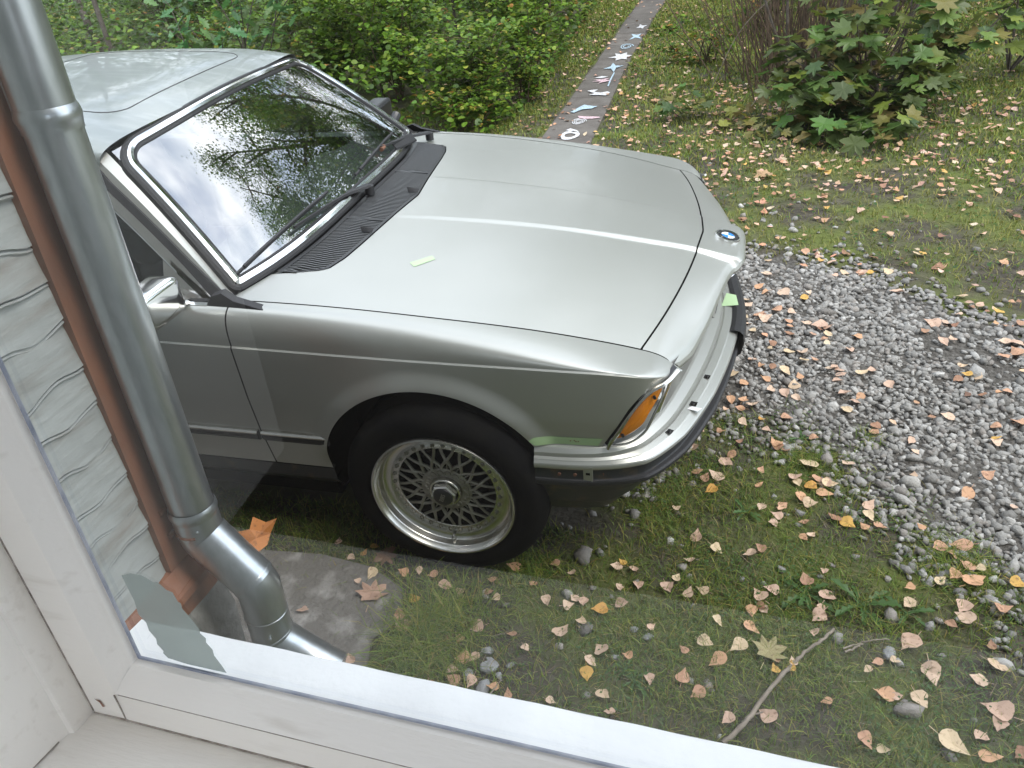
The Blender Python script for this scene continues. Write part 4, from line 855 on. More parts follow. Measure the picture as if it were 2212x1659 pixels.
# ================================================================== VEGETATION, STONES, LEAVES
def rot_mats(n, tilt=math.pi, zr=None):
    """random rotations: spin about z, then tilt by up to `tilt` about a random level axis"""
    a = rng.uniform(0, 2*np.pi, n) if zr is None else zr; t = tilt if np.ndim(tilt) else rng.uniform(0, tilt, n); b = rng.uniform(0, 2*np.pi, n)
    ca, sa = np.cos(a), np.sin(a); Rz = np.zeros((n, 3, 3)); Rz[:, 0, 0] = ca; Rz[:, 0, 1] = -sa; Rz[:, 1, 0] = sa; Rz[:, 1, 1] = ca; Rz[:, 2, 2] = 1
    k = np.stack([np.cos(b), np.sin(b), np.zeros(n)], 1); ct, st = np.cos(t), np.sin(t); K = np.zeros((n, 3, 3))
    K[:, 0, 2] = k[:, 1]; K[:, 1, 2] = -k[:, 0]; K[:, 2, 0] = -k[:, 1]; K[:, 2, 1] = k[:, 0]
    Rt = np.eye(3)+st[:, None, None]*K+(1-ct)[:, None, None]*(K@K); return Rt@Rz
def inst(base_V, base_F, P, RM, sc):
    """numpy instancing: base_V (m,3), base_F (k,c)"""
    n, m = len(P), len(base_V); V = np.einsum('nij,mj->nmi', RM, base_V)*np.asarray(sc).reshape(n, 1, -1)+P[:, None, :]
    F = base_F[None]+(np.arange(n)*m)[:, None, None]; return V.reshape(-1, 3), F.reshape(-1, base_F.shape[1])
def pal(n, cols, w, jit=.12):
    cols = np.array(cols); i = rng.choice(len(cols), n, p=np.array(w)/sum(w)); c = cols[i]*(1+rng.normal(0, jit, (n, 1)))*(1+rng.normal(0, jit*.4, (n, 3))); return np.clip(c, .003, .95)
def palg(n, cols, w, jit=.16):
    cols = np.array(cols); i = rng.choice(len(cols), n, p=np.array(w)/sum(w)); return np.clip(cols[i]*(1+rng.normal(0, jit, (n, 1))), .02, .8)
def in_view(P, m=120):
    q = to_px(P); return (q[:, 2] > 0) & (q[:, 0] > -m) & (q[:, 0] < 2212+m) & (q[:, 1] > -m) & (q[:, 1] < 1659+m)
def under_car(P, gr=0.): return (P[:, 0] > -3.9) & (P[:, 0] < .60-gr) & (np.abs(P[:, 1]) < .70-gr)
def on_path(P, m=0.): return (P[:, 1] > 2.4) & (P[:, 1] < 12.9) & (P[:, 0] > PX0(P[:, 1])-m) & (P[:, 0] < PX1(P[:, 1])+m)
def on_apron(P): 
    b = ip(P[:, 0], [-3.2, -.95, -.66, -.46, -.27, -.14, -.10, 0], [-.60, -.78, -.92, -.905, -.93, -1.0, -1.1, -3]); return (P[:, 0] < -.10) & (P[:, 1] < b)
# ---- crushed stone
bmx = bmesh.new(); bmesh.ops.create_icosphere(bmx, subdivisions=1, radius=.5); IV = np.array([v.co[:] for v in bmx.verts]); IF = np.array([[v.index for v in f.verts] for f in bmx.faces]); bmx.free()
def stones(name, P, s, cols, kind='stuff', **k):
    n = len(P); V_, F_, C_ = [], [], []; per = 10; off = 0
    for v in range(per):
        idx = np.arange(v, n, per); B = IV*(1+rng.normal(0, .24, (len(IV), 1)))*np.array([1.15, .85, .66]); B += rng.normal(0, .035, B.shape)
        V, F = inst(B, IF, P[idx], rot_mats(len(idx), .8), s[idx]); V_.append(V); F_.append(F+off); off += len(V); C_.append(np.repeat(cols[idx], len(IV), 0))
    return big(name, np.vstack(V_), np.vstack(F_), MT['stone'], np.vstack(C_), kind=kind, **k)
SC = [(.29, .28, .262), (.22, .212, .198), (.37, .36, .34), (.23, .21, .19), (.16, .152, .14)]
n = 110000; P = np.stack([rng.uniform(-.6, 3.6, n), rng.uniform(-2.3, 2.3, n), np.zeros(n)], 1); gi = g_in(P[:, 0], P[:, 1])
bare = (np.sin(P[:, 0]*4.1+1)*np.cos(P[:, 1]*5.3+P[:, 0]*2)+.5*np.sin(P[:, 0]*9+P[:, 1]*7)) > .95
keep = (rng.uniform(0, 1, n) < np.where(bare, .10, .62)*sms(gi+.07*np.sin(P[:, 0]*23+P[:, 1]*9)*np.sin(P[:, 1]*27), -.16, .30)*sms(P[:, 0]*0+1, 0, 1)) & in_view(P, 250) & ~((P[:, 0] < .5) & (np.abs(P[:, 1]) < .75) & (rng.uniform(0, 1, n) < .5))
P = P[keep]; s = rng.lognormal(math.log(.0215), .30, len(P)); P[:, 2] = s*.15+.004; 
stones('gravel', P, s, palg(len(P), SC, [4, 3, 2, 2, 1]))
n_gravel = len(P)
n = 5200; P = np.stack([rng.uniform(-.3, 3.2, n), rng.uniform(-1.6, 3.2, n), np.zeros(n)], 1); gi = g_in(P[:, 0], P[:, 1])
keep = (gi < .12) & (rng.uniform(0, 1, n) < np.exp(-np.abs(gi)/.28)*.9) & ~under_car(P, .1) & ~on_apron(P) & in_view(P); P = P[keep]; s = rng.lognormal(math.log(.026), .38, len(P)); P[:, 2] = s*.12
stones('scattered_stones', P, s, palg(len(P), SC, [3, 3, 1, 3, 2]))
# single grey stones by the window
for u, v, s_, zz in ((1060, 1446, .052, 0), (1054, 1410, .035, 0), (1045, 1488, .050, 0), (1012, 1462, .040, 0), (1078, 1462, .026, 0), (1102, 1440, .028, 0), (1370, 1362, .028, 0), (1398, 1380, .032, 0), (1920, 1416, .048, 0), (1603, 1254, .022, 0), (1060, 1428, .024, 0), (1328, 1422, .022, 0)):
    p = pt_ground(u, v); B = IV*(1+rng.normal(0, .15, (len(IV), 1)))*np.array([1.2, .85, .65]); bm = bmesh.new(); vs = [bm.verts.new(b*s_) for b in B]
    for f in IF: bm.faces.new([vs[i] for i in f])
    bmesh.ops.bevel(bm, geom=bm.edges[:], offset=s_*.05, segments=1, affect='EDGES'); me = bpy.data.meshes.new('stone'); bm.to_mesh(me); bm.free(); me.materials.append(MT['stone'])
    a = me.color_attributes.new('Col', 'FLOAT_COLOR', 'POINT'); a.data.foreach_set('color', np.tile([.25, .255, .26, 1], len(me.vertices)).astype(np.float32))
    o = bpy.data.objects.new('stone', me); COL.objects.link(o); o.location = (p[0], p[1], s_*.2); o.rotation_euler = (0, 0, rng.uniform(0, 6))
    lab = {(1060, 1446): 'biggest grey stone in the small heap above the window sill', (1054, 1410): 'upper pointed grey stone of the small heap', (1045, 1488): 'lowest stone of the heap, touching the sill line', (1012, 1462): 'left stone of the small heap beside the orange leaf', (1078, 1462): 'small stone right below the biggest heap stone', (1102, 1440): 'outlying small stone right of the heap', (1370, 1362): 'left one of two round stones in the grass', (1398, 1380): 'right one of two round stones in the grass', (1920, 1416): 'lone elongated grey stone in the right grass', (1603, 1254): 'small stone between two tan leaves in the grass', (1060, 1428): 'tiny stone wedged behind the biggest heap stone', (1328, 1422): 'small grey stone under a folded tan leaf'}[(u, v)]
    tag(o, lab, 'stone', 'stones heaped near the window' if u < 1200 else 'single stones in the near grass')
# ---- grass
def blades(n, P, hgt, wid, lean, cols):
    """bent blades of three segments as 5 triangles -> quads"""
    a = rng.uniform(0, 2*np.pi, n); dx, dy = np.cos(a), np.sin(a); sx, sy = -dy, dx; L_ = []
    for k, (t, w) in enumerate(((0, 1), (.45, .85), (.8, .5), (1, .05))):
        c = P+np.stack([dx*lean*hgt*t**2, dy*lean*hgt*t**2, hgt*t*(1-.35*lean*t)], 1); e = np.stack([sx*wid*w/2, sy*wid*w/2, 0*sx], 1); L_ += [c-e, c+e]
    V = np.stack(L_, 1).reshape(-1, 3); b = (np.arange(n)*8)[:, None, None]; F = np.array([[0, 1, 3, 2], [2, 3, 5, 4], [4, 5, 7, 6]])[None]+b
    return V, F.reshape(-1, 4), np.repeat(cols, 8, 0)
GC = [(.155, .225, .022), (.10, .165, .018), (.24, .265, .035), (.28, .24, .06), (.065, .115, .015), (.17, .14, .045)]
def dry_patch(P): return sms(np.sin(P[:, 0]*1.7+2.2)*np.cos(P[:, 1]*1.3+.4)+.4*np.sin(P[:, 0]*4+P[:, 1]*3), -.1, .7)
def hedge_edge(y): return ip(y, [2.5, 3.6, 4.3, 5.2, 7.3, 9.8, 14, 24], [-1.1, -1.06, -.98, -.98, -1.08, -1.2, -1.2, -1.2])
V_, F_, C_ = [], [], []; off = 0
def addb(V, F, C):
    global off
    V_.append(V); F_.append(F+off); C_.append(C); off += len(V)
# near ground on the house side
n = 170000; P = np.stack([rng.uniform(-1.3, 2.9, n), rng.uniform(-1.65, .2, n), np.zeros(n)], 1); gi = g_in(P[:, 0], P[:, 1])
dens = (.42+.58*sms(np.sin(P[:, 0]*5.3+P[:, 1]*3.1)+np.cos(P[:, 1]*9.2-P[:, 0]*4.0)+.7*np.sin(P[:, 0]*15+P[:, 1]*13), -.7, 1.0))*sms(-gi, -.32, .05)
dens *= np.where(under_car(P, .05), .0, 1)*np.where(on_apron(P), .035, 1)*sms(P[:, 1], -1.64, -1.4)
dens *= 1-.75*np.exp(-(((P[:, 0]-.36)/.14)**2+((P[:, 1]+1.22)/.10)**2)); k = (rng.uniform(0, 1, n) < dens) & in_view(P); P = P[k]; m = len(P)
addb(*blades(m, P, rng.uniform(.010, .045, m), rng.uniform(.0014, .0030, m), rng.uniform(.2, 1.6, m), pal(m, GC, [4, 5, 2, 2, 4, 2])))
# far side lawn and verge
n = 420000; y = 1.0+(rng.uniform(0, 1, n)**.8)*15; P = np.stack([rng.uniform(-1.3, 7.5, n), y, 0*y], 1); gi = g_in(P[:, 0], P[:, 1])
dens = sms(-gi, -.30, .08)*np.where(on_path(P, .02), 0, 1)*np.where(P[:, 0] < hedge_edge(P[:, 1])-.1, .15, 1)*(.55+.45*sms(np.sin(P[:, 0]*3.1)+np.cos(P[:, 1]*4.2)+np.sin(P[:, 0]*9+P[:, 1]*7), -1.2, 1))
k = (rng.uniform(0, 1, n) < dens) & in_view(P, 60); P = P[k]; m = len(P); d = np.linalg.norm(P-CAM, axis=1)
cg = pal(m, GC, [5, 3, 4, 3, 2, 1]); dp_ = dry_patch(P)[:, None]*np.where(P[:, 1] < 3.2, 1, .35)[:, None]; cg = cg*(1-dp_*.55)+np.array([.24, .225, .06])*dp_*.55
addb(*blades(m, P, rng.uniform(.016, .048, m), .0026+.0016*np.maximum(0, d-3)**.9, rng.uniform(.2, 1.3, m), cg))
n = 90000; P = np.stack([rng.uniform(-7, -1.0, n), rng.uniform(.9, 4.4, n), np.zeros(n)], 1); k = (rng.uniform(0, 1, n) < .7) & (g_in(P[:, 0], P[:, 1]) < .05); P = P[k]; m = len(P)
addb(*blades(m, P, rng.uniform(.016, .05, m), rng.uniform(.004, .007, m), rng.uniform(.2, 1.3, m), pal(m, GC, [5, 4, 3, 2, 2, 1])))
n = 30000; P = np.stack([rng.uniform(-.1, 4.5, n), rng.uniform(-2.4, -1.3, n), np.zeros(n)], 1); k = (g_in(P[:, 0], P[:, 1]) < .05) & (~in_view(P)); P = P[k]; m = len(P)
addb(*blades(m, P, rng.uniform(.012, .045, m), rng.uniform(.002, .004, m), rng.uniform(.2, 1.5, m), pal(m, GC, [5, 4, 3, 2, 2, 1])))
# gravel weeds and tufts, tall tuft by the apron
for cx_, cy_, r_, n, h0, h1 in ((-.02, -1.12, .13, 520, .06, .13), (.02, -1.22, .12, 420, .05, .12), (.08, -1.05, .10, 260, .04, .09), (1.05, -.18, .06, 160, .02, .05), (1.32, -.02, .05, 90, .02, .05), (.86, .02, .05, 90, .02, .05), (1.50, -.6, .10, 500, .02, .06), (.55, -.5, .12, 500, .01, .04), (.25, -.84, .10, 400, .02, .05)):
    P = np.stack([rng.normal(cx_, r_*.5, n), rng.normal(cy_, r_*.5, n), np.zeros(n)], 1); addb(*blades(n, P, rng.uniform(h0, h1, n), rng.uniform(.0016, .0032, n), rng.uniform(.4, 1.8, n), pal(n, GC, [5, 5, 2, 2, 2, 0])))
print('grass quads', sum(len(f) for f in F_))
big('grass', np.vstack(V_), np.vstack(F_), MT['grass'], np.vstack(C_), kind='stuff')
# ---- small round herb leaves (clover, ground ivy) as a cover
cl = np.array([(0, 0, 0), (.5, -.35, .12), (1, 0, .02), (.5, .35, .12)]); clF = np.array([[0, 1, 2, 3]])
n = 60000; P = np.stack([rng.uniform(-1.2, 2.8, n), rng.uniform(-1.6, .2, n), np.zeros(n)], 1); gi = g_in(P[:, 0], P[:, 1])
dens = sms(-gi, -.25, .05)*sms(np.sin(P[:, 0]*7.3+1)*np.cos(P[:, 1]*8.1)+.6*np.sin(P[:, 0]*19)*np.sin(P[:, 1]*17), -.2, .8)*np.where(under_car(P, .05), 0, 1)*np.where(on_apron(P), .02, 1)
k = (rng.uniform(0, 1, n) < dens*.8) & in_view(P); P = P[k]; P[:, 2] = rng.uniform(.006, .02, len(P)); V, F = inst(cl, clF, P, rot_mats(len(P), .5), rng.uniform(.005, .011, len(P))); C = np.repeat(pal(len(P), [(.06, .13, .03), (.045, .10, .02), (.09, .15, .04)], [3, 3, 1]), 4, 0)
n = 26000; y = rng.uniform(1.3, 9, n); P = np.stack([rng.uniform(-1.2, 6, n), y, 0*y], 1); gi = g_in(P[:, 0], P[:, 1]); k = (gi < .05) & ~on_path(P, .01) & in_view(P) & (rng.uniform(0, 1, n) < .35+.5*sms(np.sin(P[:, 0]*5)*np.cos(P[:, 1]*4), -.2, .6)); P = P[k]; P[:, 2] = rng.uniform(.01, .05, len(P))
V2, F2 = inst(cl, clF, P, rot_mats(len(P), .6), rng.uniform(.012, .030, len(P))); C2 = np.repeat(pal(len(P), [(.06, .12, .03), (.04, .09, .02), (.10, .13, .035), (.13, .11, .04)], [3, 3, 1, 1]), 4, 0)
big('ground_herbs', np.vstack([V, V2]), np.vstack([F, F2+len(V)]), MT['leaf'], np.vstack([C, C2]), kind='stuff')
# ---- straw and needle litter
n = 9000; P = np.stack([rng.uniform(-1.2, 2.8, n), rng.uniform(-1.6, 2.2, n), np.full(n, .006)], 1); k = in_view(P) & ~under_car(P) & (g_in(P[:, 0], P[:, 1]) < .1) & (~on_apron(P) | (rng.uniform(0, 1, n) < .15)); P = P[k]; m = len(P)
st_ = np.array([(0, -.5, 0), (1, -.3, .02), (1, .3, .02), (0, .5, 0)])*np.array([1, .05, 1]); V, F = inst(st_, clF, P, rot_mats(m, .25), rng.uniform(.012, .045, m)); big('litter', V, F, MT['grass'], np.repeat(pal(m, [(.22, .17, .10), (.12, .08, .05), (.30, .25, .17)], [3, 4, 1]), 4, 0), kind='stuff')

# ---- leaf shapes
def fan(outline, zf, stem=.35):
    """leaf as a fan round its centre with a cupped surface, stalk included; x runs to the tip"""
    V = [(0, 0, zf(0, 0))]+[(x, y, zf(x, y)) for x, y in outline]; n = len(outline); F = [(0, 1+i, 1+(i+1) % n) for i in range(n)]
    if stem: b = len(V); V += [(-.5, .012, 0), (-.5-stem, .012, .04), (-.5-stem, -.012, .04), (-.5, -.012, 0)]; F += [(b, b+1, b+2), (b, b+2, b+3)]
    return np.array(V), np.array(F)
half = [(-.48, .12), (-.40, .32), (-.24, .42), (-.08, .41), (.06, .33), (.20, .24), (.34, .13), (.56, 0)]
def birch(curl, fold, tw, j=0.03):
    o = [(x+random.uniform(-j, j), y+random.uniform(-j, j)) for x, y in half]; lo = [(x+random.uniform(-j, j), -y+random.uniform(-j, j)) for x, y in half[:-1]][::-1]
    ph = random.uniform(0, 6); return fan(lo[::1]+o if False else o+lo, lambda x, y: curl*x*x+fold*abs(y)+tw*x*y+.035*math.sin(9*x+ph)*math.cos(8*y+ph)+.02)
def maple_outline(seed=0):
    r = random.Random(seed); tips = [(0, .60), (38, .56), (-38, .56), (84, .50), (-84, .50), (132, .30), (-132, .30)]; P = []
    ang = [(-160, .22), (-136, .38), (-116, .30), (-98, .42), (-84, .56), (-72, .46), (-61, .34), (-50, .50), (-40, .62), (-28, .50), (-18, .37), (-9, .54), (0, .68), (9, .54), (18, .37), (28, .50), (40, .62), (50, .50), (61, .34), (72, .46), (84, .56), (98, .42), (116, .30), (136, .38), (160, .22), (180, .24)]
    return [(k*(1+r.uniform(-.05, .05))*math.cos(R(a))-.08, k*(1+r.uniform(-.05, .05))*math.sin(R(a))) for a, k in ang]
def oak_outline(seed=0):
    r = random.Random(seed); u = [(-.5, .05), (-.40, .09), (-.34, .20), (-.24, .10), (-.14, .27), (-.02, .12), (.08, .31), (.18, .14), (.30, .26), (.36, .12), (.46, .13), (.52, 0)]
    return [(x, y*(1+r.uniform(-.1, .1))) for x, y in u]+[(x+.02, -y*(1+r.uniform(-.1, .1))) for x, y in u[:-1]][::-1]
def leafmesh(name, V, F, c, m):
    me = bpy.data.meshes.new(name); me.from_pydata(V.tolist(), [], F.tolist()); a = me.color_attributes.new('Col', 'FLOAT_COLOR', 'POINT'); k = np.ones((len(V), 4), np.float32); k[:, :3] = c; a.data.foreach_set('color', k.ravel()); me.materials.append(m); return me
# ---- fallen leaves: 300 largest in the picture as single things, the rest one litter
DC = dict(tan=((.60, .41, .30), (.55, .375, .28), (.62, .45, .33)), orange=((.57, .33, .19), (.58, .31, .16), (.52, .30, .19)), pale=((.58, .43, .29), (.62, .48, .31)), yellow=((.60, .36, .09), (.56, .30, .07)), brown=((.33, .18, .11), (.38, .22, .14)))
MEAS = {}
def conv(ox, oy, k, L_): return [(ox+k*a, oy+k*b, s_) for a, b, s_ in L_]
ml = conv(727.6, 1091.6, .342, [(1120, 405, 88), (425, 440, 65), (610, 455, 65), (690, 530, 90), (490, 615, 80), (400, 715, 80), (430, 775, 110), (780, 565, 80), (985, 490, 55), (965, 568, 50), (1330, 625, 75), (1460, 650, 70), (1500, 612, 65), (1560, 635, 75), (1660, 680, 100), (1800, 640, 80), (1425, 820, 110), (1545, 755, 80), (890, 795, 90), (720, 850, 50), (640, 920, 70), (795, 985, 90), (870, 990, 85), (740, 1070, 85), (850, 1135, 80), (990, 1170, 75), (740, 1120, 95), (1670, 935, 105), (1605, 1010, 85), (1580, 1085, 90), (1685, 1215, 90), (1970, 1120, 75), (1765, 405, 75), (1805, 380, 55), (1900, 530, 85), (2090, 540, 85), (1880, 430, 70), (1380, 385, 60), (1085, 1210, 50), (95, 1000, 70), (230, 460, 80), (100, 352, 50), (180, 320, 55), (245, 280, 48), (20, 250, 55), (1355, 1262, 55), (1485, 450, 50), (610, 320, 80), (700, 365, 55), (815, 350, 45), (1790, 545, 60), (1250, 515, 45), (1007, 605, 50), (148, 512, 50), (525, 435, 35), (780, 870, 35), (1195, 925, 45), (1840, 970, 40), (1985, 790, 55), (1725, 1330, 50)])
ml += conv(1455, 1091.6, .342, [(550, 35, 60), (650, 80, 75), (625, 128, 60), (820, 125, 60), (1015, 97, 85), (1230, 90, 80), (1100, 140, 100), (1300, 150, 70), (865, 212, 65), (820, 225, 60), (270, 300, 75), (545, 290, 65), (480, 328, 80), (1555, 165, 50), (1665, 290, 85), (1805, 280, 110), (1745, 340, 75), (1850, 412, 80), (1925, 430, 50), (1765, 465, 75), (1890, 515, 125), (2165, 525, 85), (1680, 500, 75), (1485, 540, 55), (830, 490, 85), (945, 440, 50), (180, 555, 80), (95, 575, 75), (540, 590, 105), (612, 555, 90), (970, 595, 115), (575, 690, 70), (1475, 645, 85), (910, 720, 95), (1820, 665, 90), (1835, 735, 105), (1750, 775, 65), (275, 755, 75), (490, 795, 95), (490, 690, 85), (200, 885, 95), (405, 915, 115), (650, 992, 70), (885, 830, 70), (275, 1000, 115), (65, 935, 60), (60, 1100, 100), (740, 1040, 65), (1280, 1010, 52), (1485, 900, 125), (1625, 1085, 125), (1915, 1122, 90), (2040, 1035, 105), (150, 1205, 90), (637, 1058, 60), (1320, 1210, 110), (1550, 1255, 100), (960, 1260, 62), (340, 1370, 85), (590, 1355, 105), (1210, 1510, 100), (2035, 1320, 145), (2050, 1410, 85), (1925, 1490, 80), (1755, 1535, 150), (1990, 1612, 105), (2190, 1600, 85), (2075, 682, 85), (1320, 1570, 65), (1405, 1230, 50), (750, 1010, 40), (2000, 905, 35), (20, 480, 60), (20, 40, 55), (1200, 155, 60), (690, 20, 60), (860, 10, 80), (1230, 30, 85)])
ml += conv(1455, 545.8, .3421, [(540, 240, 60), (580, 160, 65), (585, 270, 75), (700, 285, 90), (460, 320, 55), (470, 358, 60), (650, 385, 85), (530, 415, 75), (575, 435, 80), (455, 437, 50), (745, 398, 50), (720, 455, 55), (735, 492, 45), (920, 485, 90), (500, 518, 55), (575, 548, 45), (725, 535, 60), (965, 540, 70), (1150, 555, 65), (960, 597, 45), (620, 595, 50), (800, 655, 75), (885, 700, 50), (490, 705, 65), (550, 735, 60), (700, 775, 75), (620, 748, 55), (1005, 752, 55), (370, 795, 75), (435, 850, 75), (575, 825, 65), (1035, 838, 65), (1190, 790, 75), (1240, 768, 50), (760, 860, 80), (700, 915, 65), (605, 895, 60), (1070, 915, 80), (1360, 865, 65), (1170, 940, 60), (1135, 970, 65), (360, 960, 65), (440, 960, 80), (500, 990, 85), (415, 1010, 60), (1085, 1020, 65), (435, 1100, 60), (550, 1078, 50), (1275, 1130, 65), (1265, 1160, 65), (1380, 1100, 45), (300, 1145, 60), (175, 1150, 50), (585, 1150, 55), (640, 1225, 90), (1490, 1220, 55), (885, 1195, 60), (420, 1215, 45), (360, 1300, 75), (330, 1340, 90), (700, 1270, 60), (845, 1360, 110), (1090, 1365, 80), (150, 1405, 75), (200, 1440, 70), (270, 1430, 100), (550, 1390, 50), (1520, 1290, 55), (755, 1435, 90), (910, 1450, 75), (870, 1500, 80), (980, 1485, 90), (235, 1520, 80), (540, 1490, 55), (950, 1540, 90), (800, 1570, 80), (1630, 465, 90), (1720, 470, 75), (1575, 520, 50), (1700, 590, 70), (1750, 570, 50), (1820, 745, 55), (1720, 1065, 75), (1620, 1065, 50), (1190, 155, 60), (1230, 150, 50), (1410, 275, 80), (1670, 105, 80), (2085, 75, 60), (2150, 595, 80), (2080, 585, 60), (2110, 490, 55), (2160, 650, 100), (1920, 810, 55), (2110, 910, 60), (2170, 1095, 85), (2030, 1225, 75), (1940, 930, 50), (1840, 1560, 95), (1510, 1430, 45), (1980, 1430, 70), (830, 15, 55), (1000, 85, 55), (1080, 15, 65), (1260, 50, 60), (1540, 30, 70), (820, 105, 45)])
cand = []
for u, v, s_ in ml:
    p = pt_ground(u, v)
    if p[1] > 14 or p[0] > 6: continue
    d = np.linalg.norm(p-CAM); fore = .55+.45*(CAM[2]/d); L_ = min(.095, max(.030, s_*.342*(1.0)/FPX*d*1.02)); cand.append((p[0], p[1], L_))
nm_ = len(cand)
n = 17000; y = -1.5+(rng.uniform(0, 1, n)**1.15)*13.5; P = np.stack([rng.uniform(-2.2, 7.5, n), y, 0*y], 1); gi = g_in(P[:, 0], P[:, 1])
w = np.where(P[:, 1] < .3, .10, np.where(gi > 0, .35, .55)); w = np.where((P[:, 1] > 2.2) & (np.abs(P[:, 0]+.45) < .75), .9, w); w = np.where(on_path(P) & (np.abs(P[:, 0]-(PX0(P[:, 1])+PX1(P[:, 1]))/2) < .13), .22, w); w = np.where((P[:, 0] > -.2) & (P[:, 0] < 2.6) & (P[:, 1] > 2.3) & (P[:, 1] < 4.6), 1.0, w*.56)
w = np.where(P[:, 1] > 5, w*.8, w); w = np.where((P[:, 0] > -.1) & (P[:, 0] < 2.4) & (P[:, 1] > 2.9) & (P[:, 1] < 5.0), 1.0, w); k = (rng.uniform(0, 1, n) < w) & in_view(P, 30) & ~under_car(P, -.02) & ~((P[:, 0] < hedge_edge(P[:, 1])-.25) & (rng.uniform(0, 1, n) < .6)); P = P[k]
cand += [(p[0], p[1], float(rng.uniform(.024, .052))) for p in P]
CD = np.array(cand); CP = np.stack([CD[:, 0], CD[:, 1], np.full(len(CD), .015)], 1); D = np.linalg.norm(CP-CAM, axis=1); size = CD[:, 2]/D
order = np.argsort(-size); first = list(order[:300]); rest = order[300:]
keys = ['tan', 'orange', 'pale', 'yellow', 'brown']; VAR = {}
for kname in keys:
    VAR[kname] = []
    for j in range(7):
        V, F = birch(random.uniform(.05, .5), random.uniform(-.1, .35), random.uniform(-.8, .8)); VAR[kname].append(leafmesh('birch_leaf', V, F, random.choice(DC[kname]), MT['dry']))
def zone(p):
    q = np.array([[p[0], p[1], 0.]])
    if on_path(q)[0]: return 'path'
    if on_apron(q)[0]: return 'apron'
    if g_in(p[0], p[1]) > .02: return 'gravel'
    return 'near' if p[1] < .4 else 'far'
ZL = dict(path='on the slab path', apron='on the concrete apron', gravel='on gravel', near='in near grass', far='in far grass')
KL = dict(tan='dull tan', orange='rusty orange', pale='pale pinkish', yellow='yellow ochre', brown='dark brown')
LMK = [('the front wheel', 965, 1190), ('the small stone heap', 1060, 1450), ('the tall grass tuft', 1000, 1330), ('the apron maple leaf', 806, 1292), ('the spout end', 705, 1420), ('the long stick tip', 1802, 1358), ('the long stick middle', 1700, 1450), ('the long stick foot', 1570, 1596),
 ('the maple leaf', 1660, 1416), ('the largest toothed weed', 1858, 1312), ('the leafy rosette', 1738, 1285), ('the rightmost weed', 1958, 1330), ('the sill weed', 1370, 1475), ('the bumper corner', 1420, 1030), ('the license plate recess', 1560, 860), ('the nose badge', 1602, 600), ('the lone stone', 1920, 1416),
 ('the bumper weed', 1610, 1110), ('the tiny weed below the nose', 1730, 952), ('the right picture edge', 2200, 900), ('the lower right corner', 2190, 1600), ('the right edge grass', 2190, 1300), ('the middle of the gravel', 1900, 850), ('the far gravel edge', 1800, 580), ('the white chalk ring', 1231, 297), ('the pink chalk wedge', 1270, 254), ('the large tan maple leaf', 1650, 384), ('the yellow maple seedlings', 1560, 300), ('the maple foot', 1850, 340), ('the bonnet front edge', 1480, 360), ('the upper right lawn', 2100, 300), ('the two stones', 1384, 1370), ('the right gravel bend', 2100, 1180)]
LMP = np.array([(u, v) for _, u, v in LMK], float); used_l = {}
pix = to_px(CP)
for i in first:
    x, y, s_ = CD[i]; kname = rng.choice(keys, p=[.40, .28, .15, .07, .10]); vi = int(rng.integers(7)); me = VAR[kname][vi]; zn = zone((x, y))
    o = bpy.data.objects.new('fallen_leaf', me); COL.objects.link(o); base = .006 if zn in ('near', 'far') else .02; o.location = (x, y, base+(.010 if zn in ('near', 'far') else .002)); o.scale = (s_, s_*random.uniform(.85, 1.1), s_)
    o.rotation_euler = (random.uniform(-.35, .35), random.uniform(-.35, .35), random.uniform(0, 6.28))
    q = pix[i, :2]; dl = np.linalg.norm(LMP-q, axis=1); lab = None; sz = 'large' if s_ > .060 else ('small' if s_ < .042 else 'middling')
    for k in np.argsort(dl):
        dv = q-LMP[k]; dd = 'left of' if abs(dv[0]) > abs(dv[1]) and dv[0] < 0 else ('right of' if abs(dv[0]) > abs(dv[1]) else ('just beyond' if dv[1] < 0 else 'nearer than')); far_ = 'close ' if dl[k] < 70 else ''
        c_ = f"{sz} {KL[kname]} leaf {ZL[zn]}, {far_}{dd} {LMK[k][0]}"
        if lab is None: lab = c_
        if c_ not in used_l: lab = c_; break
    used_l[lab] = used_l.get(lab, 0)+1
    tag(o, lab, 'leaf', f"{KL[kname]} fallen leaves {ZL[zn]}")
V_, F_, C_ = [], [], []; off = 0
for j in range(8):
    idx = rest[j::8]; B, F = birch(random.uniform(.05, .5), random.uniform(-.1, .3), random.uniform(-.8, .8)); P = CP[idx].copy(); P[:, 2] = np.where(g_in(P[:, 0], P[:, 1]) > 0, .022, .018)
    V, F = inst(B, F, P, rot_mats(len(idx), .45), CD[idx, 2]); c = pal(len(idx), [(.56, .36, .26), (.52, .29, .17), (.60, .45, .33), (.55, .33, .10), (.27, .145, .09)], [.36, .28, .12, .04, .20], .12); addb(V, F, np.repeat(c, len(B), 0))
big('leaf_litter', np.vstack(V_), np.vstack(F_), MT['dry'], np.vstack(C_), kind='stuff')
